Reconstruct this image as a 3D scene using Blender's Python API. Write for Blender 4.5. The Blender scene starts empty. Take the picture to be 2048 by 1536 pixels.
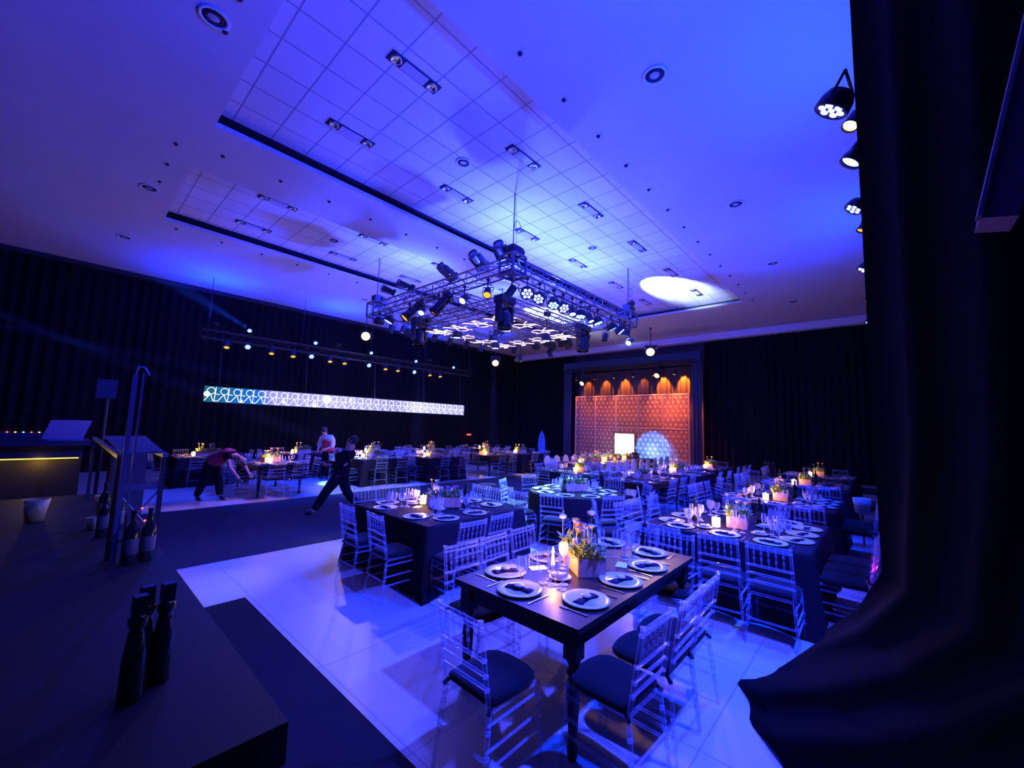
import bpy, bmesh, math, random
from mathutils import Vector, Matrix, Quaternion
S = bpy.context.scene
C = S.collection
PI = math.pi
rnd = random.Random(7)

# ------------------------------------------------------------------ camera
cam_d = bpy.data.cameras.new('camera'); cam = bpy.data.objects.new('camera', cam_d); C.objects.link(cam)
YAW, PITCH, ROLL = math.radians(42.195), math.radians(5.859), math.radians(1.760)
f_ = Vector((math.cos(YAW)*math.cos(PITCH), math.sin(YAW)*math.cos(PITCH), math.sin(PITCH)))
r_ = Vector((math.sin(YAW), -math.cos(YAW), 0)); u_ = r_.cross(f_)
R2 = r_*math.cos(ROLL) + u_*math.sin(ROLL); U2 = -r_*math.sin(ROLL) + u_*math.cos(ROLL)
cam.matrix_world = Matrix(((R2.x, U2.x, -f_.x, 0), (R2.y, U2.y, -f_.y, 0), (R2.z, U2.z, -f_.z, 1.9), (0, 0, 0, 1)))
cam_d.sensor_width = 36; cam_d.lens = 815.63*36/2048; cam_d.clip_start = 0.05; cam_d.clip_end = 200
S.camera = cam

# ------------------------------------------------------------------ world, exposure
w = bpy.data.worlds.new('world'); S.world = w; w.use_nodes = True
w.node_tree.nodes['Background'].inputs[0].default_value = (0.0, 0.02, 1.0, 1)
w.node_tree.nodes['Background'].inputs[1].default_value = 0.06
S.view_settings.view_transform = 'Standard'; S.view_settings.look = 'None'
S.view_settings.gamma = 1; S.view_settings.use_curve_mapping = False
S.view_settings.exposure = 0.35
S.cycles.transparent_max_bounces = 20
S.cycles.max_bounces = 5
S.cycles.sample_clamp_indirect = 4

BLUE = (0.001, 0.036, 1.0); VIO = (0.045, 0.055, 1.0); CYAN = (0.20, 0.55, 1.0); AMB = (1.0, 0.42, 0.08); WARM = (1.0, 0.66, 0.3)

def lamp(name, loc, energy, col, parent=None, kind='SPOT', to=None, angle=60, blend=0.5, size=0.08):
    d = bpy.data.lights.new(name, kind); d.energy = energy; d.color = col
    d.shadow_soft_size = size
    if kind == 'SPOT':
        d.spot_size = math.radians(angle); d.spot_blend = blend
    o = bpy.data.objects.new(name, d); C.objects.link(o)
    m = Matrix.Translation(Vector(loc))
    if to is not None:
        q = (Vector(to)-Vector(loc)).to_track_quat('-Z', 'Y'); m = m @ q.to_matrix().to_4x4()
    if parent is not None:
        o.parent = parent; o.matrix_parent_inverse = parent.matrix_world.inverted() if False else Matrix.Identity(4)
        pm = parent.matrix_basis if parent.parent is None else parent.parent.matrix_basis @ parent.matrix_basis
        o.matrix_basis = pm.inverted() @ m
    else:
        o.matrix_basis = m
    return o

# ------------------------------------------------------------------ materials
def mat(name, col, rough=0.6, metal=0.0, emit=None, es=0.0, sheen=0.0, noise=None, bump=None, spec=0.5):
    m = bpy.data.materials.new(name); m.use_nodes = True; nt = m.node_tree; b = nt.nodes['Principled BSDF']
    b.inputs['Base Color'].default_value = (*col, 1); b.inputs['Roughness'].default_value = rough
    b.inputs['Metallic'].default_value = metal; b.inputs['Specular IOR Level'].default_value = spec
    if sheen: b.inputs['Sheen Weight'].default_value = sheen
    if emit: b.inputs['Emission Color'].default_value = (*emit, 1); b.inputs['Emission Strength'].default_value = es
    tc = nt.nodes.new('ShaderNodeTexCoord')
    sc, amt = noise if noise else (12, 0.12)
    n = nt.nodes.new('ShaderNodeTexNoise'); n.inputs['Scale'].default_value = sc; n.inputs['Detail'].default_value = 4
    nt.links.new(tc.outputs['Object'], n.inputs['Vector'])
    mx = nt.nodes.new('ShaderNodeMix'); mx.data_type = 'RGBA'
    mx.inputs[6].default_value = (*[c*(1-amt) for c in col], 1); mx.inputs[7].default_value = (*[min(1, c*(1+amt)) for c in col], 1)
    nt.links.new(n.outputs['Fac'], mx.inputs[0]); nt.links.new(mx.outputs[2], b.inputs['Base Color'])
    if bump:
        bn = nt.nodes.new('ShaderNodeBump'); bn.inputs['Strength'].default_value = bump[1]; n2 = nt.nodes.new('ShaderNodeTexNoise')
        n2.inputs['Scale'].default_value = bump[0]; nt.links.new(tc.outputs['Object'], n2.inputs['Vector'])
        nt.links.new(n2.outputs['Fac'], bn.inputs['Height']); nt.links.new(bn.outputs[0], b.inputs['Normal'])
    return m

def clear(name, tint, body, lo, hi, rough=0.12):
    # clear acrylic / thin glass: see-through body, glossy and milky towards its edges
    m = bpy.data.materials.new(name); m.use_nodes = True; nt = m.node_tree
    for n in list(nt.nodes): nt.nodes.remove(n)
    out = nt.nodes.new('ShaderNodeOutputMaterial'); tr = nt.nodes.new('ShaderNodeBsdfTransparent'); tr.inputs[0].default_value = (*tint, 1)
    pb = nt.nodes.new('ShaderNodeBsdfPrincipled'); pb.inputs['Base Color'].default_value = (*body, 1); pb.inputs['Roughness'].default_value = rough
    pb.inputs['Specular IOR Level'].default_value = 1.0
    lw = nt.nodes.new('ShaderNodeLayerWeight'); lw.inputs[0].default_value = 0.35
    mr = nt.nodes.new('ShaderNodeMapRange'); mr.inputs[3].default_value = lo; mr.inputs[4].default_value = hi
    nt.links.new(lw.outputs['Facing'], mr.inputs[0])
    mx = nt.nodes.new('ShaderNodeMixShader'); nt.links.new(mr.outputs[0], mx.inputs[0]); nt.links.new(tr.outputs[0], mx.inputs[1])
    nt.links.new(pb.outputs[0], mx.inputs[2]); nt.links.new(mx.outputs[0], out.inputs[0])
    return m

def emit(name, col, s):
    m = bpy.data.materials.new(name); m.use_nodes = True; nt = m.node_tree
    for n in list(nt.nodes): nt.nodes.remove(n)
    out = nt.nodes.new('ShaderNodeOutputMaterial'); e = nt.nodes.new('ShaderNodeEmission'); e.inputs[0].default_value = (*col, 1); e.inputs[1].default_value = s
    nt.links.new(e.outputs[0], out.inputs[0]); return m

M = dict(
    acrylic=clear('clear_acrylic', (0.97, 0.98, 1), (0.62, 0.68, 1), 0.03, 0.48, 0.08),
    glass=clear('glassware', (0.98, 0.98, 1), (0.85, 0.88, 1), 0.05, 0.95, 0.04),
    ghost=clear('frosted_acrylic', (0.9, 0.9, 1), (0.9, 0.88, 0.85), 0.6, 0.9, 0.2),
    cushion=mat('cushion_fabric', (0.007, 0.007, 0.011), 0.85, spec=0.05, sheen=0.1, bump=(300, 0.2)),
    cloth=mat('black_tablecloth', (0.012, 0.009, 0.014), 0.8, spec=0.08, bump=(220, 0.15)),
    wood=mat('dark_stained_wood', (0.016, 0.011, 0.01), 0.4, spec=0.3, noise=(5, 0.5), bump=(30, 0.1)),
    woodl=mat('brown_wood', (0.2, 0.12, 0.08), 0.35, noise=(5, 0.4)),
    plate=mat('white_china', (0.5, 0.49, 0.49), 0.2, noise=(3, 0.02)),
    napkin=mat('dark_napkin', (0.04, 0.02, 0.035), 0.9, spec=0.1, bump=(200, 0.2)),
    tag=mat('grey_tag', (0.45, 0.45, 0.5), 0.5),
    steel=mat('steel', (0.6, 0.6, 0.62), 0.25, 1.0),
    alu=mat('truss_aluminium', (0.2, 0.21, 0.24), 0.35, 0.6),
    black=mat('black_metal', (0.02, 0.02, 0.022), 0.5),
    blackg=mat('black_gloss', (0.015, 0.015, 0.02), 0.2),
    card=mat('white_card', (0.85, 0.84, 0.8), 0.7),
    bread=mat('bread', (0.75, 0.55, 0.35), 0.8, noise=(20, 0.3)),
    box=mat('planter_wood', (0.5, 0.27, 0.17), 0.5, noise=(6, 0.35)),
    leafg=mat('green_leaf', (0.16, 0.24, 0.07), 0.5, noise=(25, 0.4)),
    leafy=mat('yellow_green_leaf', (0.42, 0.42, 0.08), 0.5, noise=(25, 0.4)),
    petalo=mat('orange_petal', (0.85, 0.38, 0.05), 0.6),
    petalw=mat('white_petal', (0.7, 0.62, 0.6), 0.6),
    petalp=mat('mauve_petal', (0.4, 0.28, 0.5), 0.6),
    stem=mat('stem', (0.3, 0.3, 0.1), 0.6),
    wax=mat('candle_wax', (0.85, 0.75, 0.6), 0.6, emit=(1, 0.5, 0.14), es=14),  # candle glow put into the wax as emission
    flame=emit('flame', (1.0, 0.6, 0.2), 30),
    bottle=mat('dark_bottle', (0.01, 0.02, 0.012), 0.08),
    blabel=mat('bottle_label', (0.08, 0.07, 0.05), 0.6),
    skin=mat('skin', (0.5, 0.27, 0.19), 0.55),
    hair=mat('dark_hair', (0.015, 0.012, 0.012), 0.7),
    navy=mat('dark_clothes', (0.006, 0.006, 0.01), 0.9, spec=0.05),
    red=mat('red_waistcoat', (0.42, 0.03, 0.06), 0.8),
    shirt=mat('pale_shirt', (0.5, 0.52, 0.6), 0.8),
    denim=mat('dark_trousers', (0.008, 0.008, 0.012), 0.9, spec=0.05),
    lattice=mat('white_lattice', (0.55, 0.5, 0.5), 0.5),
    drape=mat('black_drape', (0.008, 0.008, 0.012), 0.9, spec=0.06, bump=(90, 0.15)),
    drapes=mat('stage_drape', (0.09, 0.065, 0.06), 0.85, bump=(90, 0.15)),
    portal=mat('navy_portal_fabric', (0.03, 0.04, 0.09), 0.9),
    purple=mat('magenta_fabric', (0.3, 0.03, 0.18), 0.8),
    white=mat('white_paint', (0.75, 0.75, 0.75), 0.7, noise=(2, 0.03)),
    amber=emit('amber_lens', (1.0, 0.25, 0.02), 2.2),
    amberb=emit('bright_amber_lens', (1.0, 0.42, 0.09), 9),
    bluel=emit('blue_white_lens', (0.06, 0.08, 1.0), 16),
    cyanl=emit('cyan_white_lens', (0.05, 0.12, 1.0), 20),
    dark=mat('dark_recess', (0.012, 0.012, 0.03), 0.8),
    tube=emit('white_light_tube', (0.75, 0.5, 1.0), 2.2),
    laptop=mat('silver_laptop', (0.5, 0.5, 0.55), 0.35, 0.3),
    yglass=mat('amber_lit_cup', (0.5, 0.42, 0.1), 0.3),  # yellow light on the cups put into their colour
    counter=mat('dark_bar_top', (0.013, 0.009, 0.007), 0.6, noise=(4, 0.3), spec=0.2),
    led_r=emit('red_led', (1, 0.05, 0.05), 6), led_c=emit('cyan_led', (0.1, 0.8, 1), 5), led_o=emit('orange_led', (1, 0.4, 0.05), 5),
    led_m=emit('magenta_lens', (1, 0.05, 0.5), 6), yellowl=emit('yellow_led_strip', (1.0, 0.7, 0.1), 2.0),
)

# ------------------------------------------------------------------ mesh builder
class MB:
    def __init__(s): s.v = []; s.f = []
    def add(s, vs, fs):
        n = len(s.v); s.v += [tuple(v) for v in vs]; s.f += [tuple(i+n for i in f) for f in fs]; return s
    def box(s, lo, hi):
        x0, y0, z0 = lo; x1, y1, z1 = hi
        return s.add([(x0,y0,z0),(x1,y0,z0),(x1,y1,z0),(x0,y1,z0),(x0,y0,z1),(x1,y0,z1),(x1,y1,z1),(x0,y1,z1)],
                     [(3,2,1,0),(4,5,6,7),(0,1,5,4),(1,2,6,5),(2,3,7,6),(3,0,4,7)])
    def obox(s, c, ax, ay, az):   # oriented box, half-vectors
        c, ax, ay, az = map(Vector, (c, ax, ay, az)); vs = []
        for k in (-1, 1):
            for (i, j) in ((-1,-1),(1,-1),(1,1),(-1,1)): vs.append(c+ax*i+ay*j+az*k)
        return s.add(vs, [(3,2,1,0),(4,5,6,7),(0,1,5,4),(1,2,6,5),(2,3,7,6),(3,0,4,7)])
    def tube(s, p0, p1, r0, r1=None, n=6, cap=True):
        p0, p1 = Vector(p0), Vector(p1); r1 = r0 if r1 is None else r1
        d = (p1-p0).normalized(); a = d.orthogonal().normalized(); b = d.cross(a)
        vs = []
        for p, r in ((p0, r0), (p1, r1)):
            for i in range(n):
                t = 2*PI*(i+.5)/n; vs.append(p+(a*math.cos(t)+b*math.sin(t))*r)
        fs = [(i, (i+1) % n, n+(i+1) % n, n+i) for i in range(n)]
        if cap: fs += [tuple(range(n-1, -1, -1)), tuple(range(n, 2*n))]
        return s.add(vs, fs)
    def path(s, ps, r, n=6, closed=False):
        m = len(ps)
        for i in range(m if closed else m-1): s.tube(ps[i], ps[(i+1) % m], r, n=n)
        return s
    def lathe(s, prof, c=(0, 0, 0), n=12, axis=None, cap=False):
        vs = []; c = Vector(c); q = Vector((0, 0, 1)).rotation_difference(Vector(axis).normalized()) if axis else None
        for r, z in prof:
            for i in range(n):
                t = 2*PI*i/n; v = Vector((r*math.cos(t), r*math.sin(t), z))
                if q: v = q @ v
                vs.append(c+v)
        fs = []
        for k in range(len(prof)-1):
            for i in range(n): fs.append((k*n+i, k*n+(i+1) % n, (k+1)*n+(i+1) % n, (k+1)*n+i))
        if cap: fs += [tuple(range(n-1, -1, -1)), tuple(range((len(prof)-1)*n, len(prof)*n))]
        return s.add(vs, fs)
    def ball(s, c, r, n=8, m=6, sc=(1, 1, 1)):
        prof = []
        c = Vector(c); vs = []; fs = []
        for k in range(m+1):
            th = PI*k/m
            for i in range(n):
                t = 2*PI*i/n; vs.append((c.x+r*sc[0]*math.sin(th)*math.cos(t), c.y+r*sc[1]*math.sin(th)*math.sin(t), c.z-r*sc[2]*math.cos(th)))
        for k in range(m):
            for i in range(n): fs.append((k*n+i, k*n+(i+1) % n, (k+1)*n+(i+1) % n, (k+1)*n+i))
        return s.add(vs, fs)
    def mesh(s, name, m, smooth=False):
        me = bpy.data.meshes.new(name); me.from_pydata(s.v, [], s.f); me.validate(); me.materials.append(m)
        if smooth: me.shade_smooth()
        me.update(); return me
    def build(s, name, m, parent=None, smooth=False, loc=None, rz=0):
        o = bpy.data.objects.new(name, s.mesh(name, m, smooth)); C.objects.link(o)
        if parent is not None: o.parent = parent
        if loc is not None: o.location = loc
        if rz: o.rotation_euler[2] = rz
        return o

def tag(o, label, cat, group=None, kind=None):
    if label: o['label'] = label
    if cat: o['category'] = cat
    if group: o['group'] = group
    if kind: o['kind'] = kind
    return o
def empty(name, loc=(0, 0, 0), rz=0):
    o = bpy.data.objects.new(name, None); C.objects.link(o); o.location = loc; o.rotation_euler[2] = rz; o.empty_display_size = 0.1; return o
KIDS = {}
def kids(o):
    return KIDS.get(o.name) or [c for c in o.children]
def copy_tree(o, parent=None):
    c = o.copy(); C.objects.link(c); c.parent = parent
    for k in CH.get(o.name, ()): copy_tree(k, c)
    return c
CH = {}
def register(o):       # remembers the children of a source thing
    CH[o.name] = [k for k in bpy.data.objects if k.parent == o]
    for k in CH[o.name]: register(k)
used = set()
def place(proto, loc, rz, label, cat, group=None, scale=None):
    if proto.name not in CH: register(proto)
    if proto.name in used: o = copy_tree(proto)
    else: o = proto; used.add(proto.name)
    o.location = loc; o.rotation_euler = (0, 0, rz)
    if scale: o.scale = (scale,)*3
    for k in ('label', 'category', 'group'):
        if k in o: del o[k]
    return tag(o, label, cat, group)
def struct(mb, name, m, smooth=False):
    o = mb.build(name, m, smooth=smooth); o['kind'] = 'structure'; return o

# ------------------------------------------------------------------ setting: floor
def floor_mat():
    m = bpy.data.materials.new('stone_tile_floor'); m.use_nodes = True; nt = m.node_tree; b = nt.nodes['Principled BSDF']
    tc = nt.nodes.new('ShaderNodeTexCoord'); br = nt.nodes.new('ShaderNodeTexBrick'); br.offset = 0
    br.inputs['Scale'].default_value = 1.0; br.inputs['Brick Width'].default_value = 1.2; br.inputs['Row Height'].default_value = 1.2
    br.inputs['Mortar Size'].default_value = 0.006; br.inputs['Color1'].default_value = (0.43, 0.41, 0.43, 1)
    br.inputs['Color2'].default_value = (0.39, 0.37, 0.39, 1); br.inputs['Mortar'].default_value = (0.26, 0.24, 0.25, 1)
    mp = nt.nodes.new('ShaderNodeMapping'); mp.inputs['Location'].default_value = (0.84, 0.3, 0)
    nt.links.new(tc.outputs['Object'], mp.inputs[0]); nt.links.new(mp.outputs[0], br.inputs[0])
    n = nt.nodes.new('ShaderNodeTexNoise'); n.inputs['Scale'].default_value = 1.3; n.inputs['Detail'].default_value = 6
    nt.links.new(tc.outputs['Object'], n.inputs['Vector'])
    mx = nt.nodes.new('ShaderNodeMix'); mx.data_type = 'RGBA'; mx.blend_type = 'MULTIPLY'; mx.inputs[0].default_value = 0.45
    nt.links.new(br.outputs[0], mx.inputs[6]); nt.links.new(n.outputs['Color'], mx.inputs[7])
    nt.links.new(br.outputs[0], b.inputs['Base Color']); b.inputs['Roughness'].default_value = 0.38
    return m
struct(MB().box((-7, -3, -0.1), (22.2, 19.6, 0)), 'floor', floor_mat())
tag(MB().box((-6.5, 6.58, 0), (20.2, 10.56, 0.008)).build('carpet', mat('dark_carpet', (0.03, 0.03, 0.04), 0.95, spec=0.05, noise=(60, 0.3), bump=(120, 0.4))),
    'long dark carpet strip crossing the pale floor between the table groups', 'carpet')
struct(MB().box((-6.5, -2.5, 0), (1.5, 5.06, 0.02)), 'trim_1', mat('dark_platform', (0.012, 0.01, 0.012), 0.9, spec=0.1))

# ------------------------------------------------------------------ ceiling with two coffers
ZL, ZG = 6.77, 7.03
def ceil_mat():
    m = bpy.data.materials.new('plaster_ceiling'); m.use_nodes = True; nt = m.node_tree; b = nt.nodes['Principled BSDF']
    b.inputs['Base Color'].default_value = (0.62, 0.62, 0.62, 1); b.inputs['Roughness'].default_value = 0.85
    tc = nt.nodes.new('ShaderNodeTexCoord'); n = nt.nodes.new('ShaderNodeTexNoise'); n.inputs['Scale'].default_value = 0.8
    nt.links.new(tc.outputs['Object'], n.inputs['Vector']); cr = nt.nodes.new('ShaderNodeValToRGB')
    cr.color_ramp.elements[0].color = (0.56, 0.56, 0.57, 1); cr.color_ramp.elements[1].color = (0.66, 0.66, 0.66, 1)
    nt.links.new(n.outputs['Fac'], cr.inputs[0]); nt.links.new(cr.outputs[0], b.inputs['Base Color'])
    return m
def grid_mat():
    m = bpy.data.materials.new('tile_grid_ceiling'); m.use_nodes = True; nt = m.node_tree; b = nt.nodes['Principled BSDF']
    tc = nt.nodes.new('ShaderNodeTexCoord'); br = nt.nodes.new('ShaderNodeTexBrick'); br.offset = 0
    br.inputs['Scale'].default_value = 1.0; br.inputs['Brick Width'].default_value = 0.602; br.inputs['Row Height'].default_value = 0.602
    br.inputs['Mortar Size'].default_value = 0.012; br.inputs['Color1'].default_value = (0.74, 0.73, 0.72, 1)
    br.inputs['Color2'].default_value = (0.66, 0.66, 0.66, 1); br.inputs['Mortar'].default_value = (0.3, 0.3, 0.33, 1)
    mp = nt.nodes.new('ShaderNodeMapping'); mp.inputs['Location'].default_value = (0.27, 0.22, 0)
    nt.links.new(tc.outputs['Object'], mp.inputs[0]); nt.links.new(mp.outputs[0], br.inputs[0])
    nt.links.new(br.outputs[0], b.inputs['Base Color']); b.inputs['Roughness'].default_value = 0.9
    return m
cof = [(1.3, 16.75, 3.66, 8.1), (1.3, 16.75, 9.85, 13.1)]
mb = MB(); X0, X1, Y0, Y1 = -7, 22.2, -3, 19.6
mb.box((X0, Y0, ZL), (X1, cof[0][2], ZL+0.085)); mb.box((X0, cof[0][3], ZL), (X1, cof[1][2], ZL+0.085)); mb.box((X0, cof[1][3], ZL), (X1, Y1, ZL+0.085))
for c in cof: mb.box((X0, c[2], ZL), (c[0], c[3], ZL+0.085)); mb.box((c[1], c[2], ZL), (X1, c[3], ZL+0.085))
struct(mb, 'ceiling', ceil_mat())
mb = MB()
for i, c in enumerate(cof): mb.box((c[0]-0.5, c[2]-0.5, ZG), (c[1]+0.5, c[3]+0.5, ZG+0.1))
g = struct(mb, 'ceiling_coffer', grid_mat()); g.name = 'ceiling_coffer'
mb = MB()
for c in cof:     # dark slots round each coffer, their shade put into the colour
    mb.box((c[0]-0.45, c[3]+0.35, ZL+0.085), (c[1]+0.45, c[3]+0.4, ZG)); mb.box((c[0]-0.45, c[2]-0.4, ZL+0.085), (c[1]+0.45, c[2]-0.35, ZG))
    mb.box((c[1]+0.35, c[2]-0.4, ZL+0.085), (c[1]+0.4, c[3]+0.4, ZG)); mb.box((c[0]-0.4, c[2]-0.4, ZL+0.085), (c[0]-0.35, c[3]+0.4, ZG))
    mb.box((c[0]-0.4, c[3]+0.02, ZG-0.012), (c[1]+0.4, c[3]+0.38, ZG-0.002))
struct(mb, 'trim_2', M['dark'])

# ------------------------------------------------------------------ drape walls
def pleats(p0, p1, z0, z1, amp=0.07, pitch=0.28, jit=0.4, seed=1, nz=2):
    R = random.Random(seed); p0, p1 = Vector(p0), Vector(p1); L = (p1-p0).length; d = (p1-p0)/L; nrm = Vector((-d.y, d.x)); n = int(L/pitch*6)
    vs = []; fs = []; ph = 0
    offs = []
    for i in range(n+1):
        ph += 2*PI/6*(1+R.uniform(-jit, jit)); offs.append(amp*math.sin(ph)*(0.7+0.3*math.sin(i*0.11)))
    for k in range(nz):
        z = z0+(z1-z0)*k/(nz-1)
        for i in range(n+1):
            p = p0+d*(L*i/n)+nrm*offs[i]*(1.15-0.4*k/(nz-1)); vs.append((p.x, p.y, z))
    m = n+1
    for k in range(nz-1):
        for i in range(n): fs.append((k*m+i, k*m+i+1, (k+1)*m+i+1, (k+1)*m+i))
    return MB().add(vs, fs)
struct(pleats((-6.9, 19.1), (21.5, 19.1), 0.0, ZL-0.1, seed=3), 'wall_left', M['drape'], True)
struct(pleats((21.55, 19.0), (21.55, 14.2), 0.0, ZL-0.35, seed=4).add(*(lambda q: (q.v, q.f))(pleats((21.55, 6.5), (21.55, -2.5), 0.0, ZL-0.35, seed=5))), 'wall_back', M['drape'], True)
struct(MB().box((21.7, -3, 0), (21.9, 19.5, ZL)), 'wall_back_plaster', mat('dark_wall', (0.03, 0.03, 0.04), 0.9)).name = 'wall_far'
struct(MB().box((-7, 19.3, 0), (21.9, 19.5, ZL)), 'wall_side', bpy.data.materials['dark_wall'])
struct(MB().box((21.2, -2.9, ZL-0.34), (21.68, 19.2, ZL-0.02)), 'trim_3', M['white'])
struct(MB().box((-6.9, 18.9, ZL-0.14), (21.2, 19.28, ZL-0.02)), 'trim_4', M['dark'])

# ------------------------------------------------------------------ ceiling fittings
def round_fitting():
    t = empty('ceiling_downlight')
    MB().lathe([(0.30, 0), (0.31, -0.02), (0.24, -0.03), (0.23, 0.0)], n=24).build('outer_ring', M['white'], t, True)
    MB().lathe([(0.23, -0.004), (0.17, -0.004), (0.17, -0.03), (0.13, -0.035), (0.12, -0.01)], n=24).build('dark_baffle', M['dark'], t, True)
    MB().lathe([(0.12, -0.012), (0.06, -0.03), (0.001, -0.035)], n=20).build('lens', M['tag'], t, True)
    return t
rf = round_fitting()
for x, y, z, n, s in [(5.05, 2.1, ZL, 'nearest round fitting in the right-hand flat ceiling', 0.55), (9.27, 2.1, ZL, 'second round fitting in the right-hand flat ceiling', 0.55),
        (13.3, 2.1, ZL, 'third round fitting in the right-hand flat ceiling', 0.55), (17.7, 2.2, ZL, 'farthest round fitting in the right-hand flat ceiling', 0.55),
        (0.81, 5.85, ZL, 'nearest round fitting in the left flat ceiling, top left corner', 0.55), (0.84, 11.5, ZL, 'middle round fitting in the left flat ceiling strip', 0.55),
        (0.75, 15.3, ZL, 'farthest round fitting in the left flat ceiling strip', 0.55), (4.86, 5.88, ZG, 'nearest round fitting among the right coffer tiles', 0.5),
        (9.75, 5.9, ZG, 'round fitting in the right coffer tiles beyond the truss corner', 0.5), (4.8, 11.4, ZG, 'round fitting among the left coffer tiles', 0.5),
        (7.8, 15.2, ZL, 'round fitting in the flat ceiling before the light row', 0.5)]:
    place(rf, (x, y, z-0.001), 0, 'recessed '+n, 'ceiling light', None, s)
def box_fitting():
    t = empty('ceiling_spot_strip')
    MB().box((-0.42, -0.1, -0.012), (0.42, 0.1, 0)).build('tray', M['dark'], t)
    MB().box((-0.2, -0.085, -0.02), (0.2, 0.085, -0.008)).build('louvre', M['tag'], t)
    for s in (-1, 1): MB().lathe([(0.085, -0.01), (0.085, -0.03), (0.06, -0.035), (0.055, -0.015), (0.001, -0.015)], c=(s*0.31, 0, 0), n=14).build('spot_ring', M['steel'], t, True)
    return t
bf = box_fitting(); k = 0; ords = ['nearest', 'second', 'third', 'fourth', 'fifth', 'sixth']
for row, (yy, side) in enumerate([(4.87, 'right row of the right coffer'), (6.83, 'left row of the right coffer'), (10.45, 'right row of the left coffer'), (12.3, 'left row of the left coffer')]):
    for i in range(6):
        place(bf, (3.03+2.47*i, yy, ZG-0.001), 0, f'twin-spot ceiling strip light, {ords[i]} in the {side}', 'ceiling light', 'twin-spot strips in the coffers')
sp = MB().ball((0, 0, 0), 0.035, 8, 4, (1, 1, 0.7)).mesh('small_ceiling_light', M['dark'], True)
k = 0
words = ['nearest', 'second', 'third', 'fourth', 'fifth', 'sixth', 'seventh', 'eighth', 'ninth', 'tenth', 'eleventh', 'twelfth', 'thirteenth', 'fourteenth', 'fifteenth', 'farthest']
for yy, xs, nm in [(3.3, 16, 'right edge of the right coffer'), (8.95, 16, 'flat band between the two coffers'), (13.5, 14, 'far edge of the left coffer')]:
    for i in range(xs):
        o = bpy.data.objects.new('small_ceiling_light', sp); C.objects.link(o); o.location = (1.6+i*1.0, yy, ZL-0.01)
        tag(o, f'ceiling dot light {words[i]} along the {nm}', 'ceiling light', 'dot lights along the '+nm)
for i in range(7):
    o = bpy.data.objects.new('small_ceiling_light', sp); C.objects.link(o); o.location = (0.95, 4.1+i*0.62 if i < 4 else 5.6+i*0.9, ZL-0.01)
    tag(o, f'ceiling dot light {words[i]} beside the near ends of the coffers', 'ceiling light', 'dot lights at the coffers left end')

# ------------------------------------------------------------------ truss work
def beam(mb, p0, p1, h=0.3, r=0.024, step=0.42):
    p0, p1 = Vector(p0), Vector(p1); d = (p1-p0).normalized(); up = Vector((0, 0, 1)); s = d.cross(up).normalized(); L = (p1-p0).length
    off = [s*h/2+up*h/2, s*-h/2+up*h/2, s*-h/2-up*h/2, s*h/2-up*h/2]
    for o in off: mb.tube(p0+o, p1+o, r, n=6)
    n = max(1, int(L/step))
    for k in range(4):
        a, b = off[k], off[(k+1) % 4]
        for i in range(n):
            t0, t1 = L*i/n, L*(i+1)/n
            if i % 2: a, b = b, a
            mb.tube(p0+d*t0+a, p0+d*t1+b, r*0.45, n=4, cap=False)
            mb.tube(p0+d*t0+off[k], p0+d*t0+off[(k+1) % 4], r*0.45, n=4, cap=False)
    return mb
TZ = 5.5; TX0, TX1, TY0, TY1 = 6.3, 11.75, 5.8, 11.5
tr = empty('lighting_truss', (0, 0, 0))
tag(tr, 'large square aluminium lighting truss hung over the carpet', 'truss')
for a, b in (((TX0, TY0), (TX1, TY0)), ((TX1, TY0), (TX1, TY1)), ((TX1, TY1), (TX0, TY1)), ((TX0, TY1), (TX0, TY0))):
    beam(MB(), (*a, TZ-0.15), (*b, TZ-0.15)).build('truss_beam', M['alu'], tr)
for x, y in ((TX0, TY0), (TX1, TY0), (TX1, TY1), (TX0, TY1)):
    mb = MB()
    q = 0.2
    for sx in (-q, q):
        for sy in (-q, q): mb.tube((x+sx, y+sy, TZ-0.38), (x+sx, y+sy, TZ+0.06), 0.03)
    for zz in (TZ-0.38, TZ+0.06):
        mb.path([(x-q, y-q, zz), (x+q, y-q, zz), (x+q, y+q, zz), (x-q, y+q, zz)], 0.03, closed=True)
    mb.box((x-q, y-q, TZ-0.3), (x+q, y+q, TZ-0.29))
    cb = mb.build('corner_block', M['alu'], tr)
    MB().box((x-0.12, y-0.12, TZ+0.08), (x+0.12, y+0.12, TZ+0.3)).lathe([(0.1, -0.12), (0.12, 0), (0.1, 0.12)], c=(x+0.16, y, TZ+0.2), axis=(0, 1, 0), n=10, cap=True).build('chain_hoist', M['black'], tr)
    mb = MB().tube((x, y, TZ+0.28), (x, y, ZG), 0.012, n=5)
    mb.tube((x+0.12, y, TZ+0.2), (x+0.03, y, ZG), 0.006, n=4)
    for i in range(10):
        a0, a1 = 2*PI*i/10, 2*PI*(i+1)/10
        mb.tube((x+0.06+0.1*math.cos(a0), y-0.06, TZ+0.75+0.14*math.sin(a0)), (x+0.06+0.1*math.cos(a1), y-0.06, TZ+0.75+0.14*math.sin(a1)), 0.008, n=4)
    mb.build('hoist_cable', M['black'], tr)
CX, CY = 9.0, 8.65
it = empty('inner_truss'); tag(it, 'smaller square truss hung inside the big truss above the lit figures', 'truss')
IH = 1.8; IZ = 4.98
cs = [(CX-IH, CY-IH), (CX+IH, CY-IH), (CX+IH, CY+IH), (CX-IH, CY+IH)]
for i in range(4): beam(MB(), (*cs[i], IZ), (*cs[(i+1) % 4], IZ), h=0.24, r=0.02).build('truss_beam', M['alu'], it)
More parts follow.
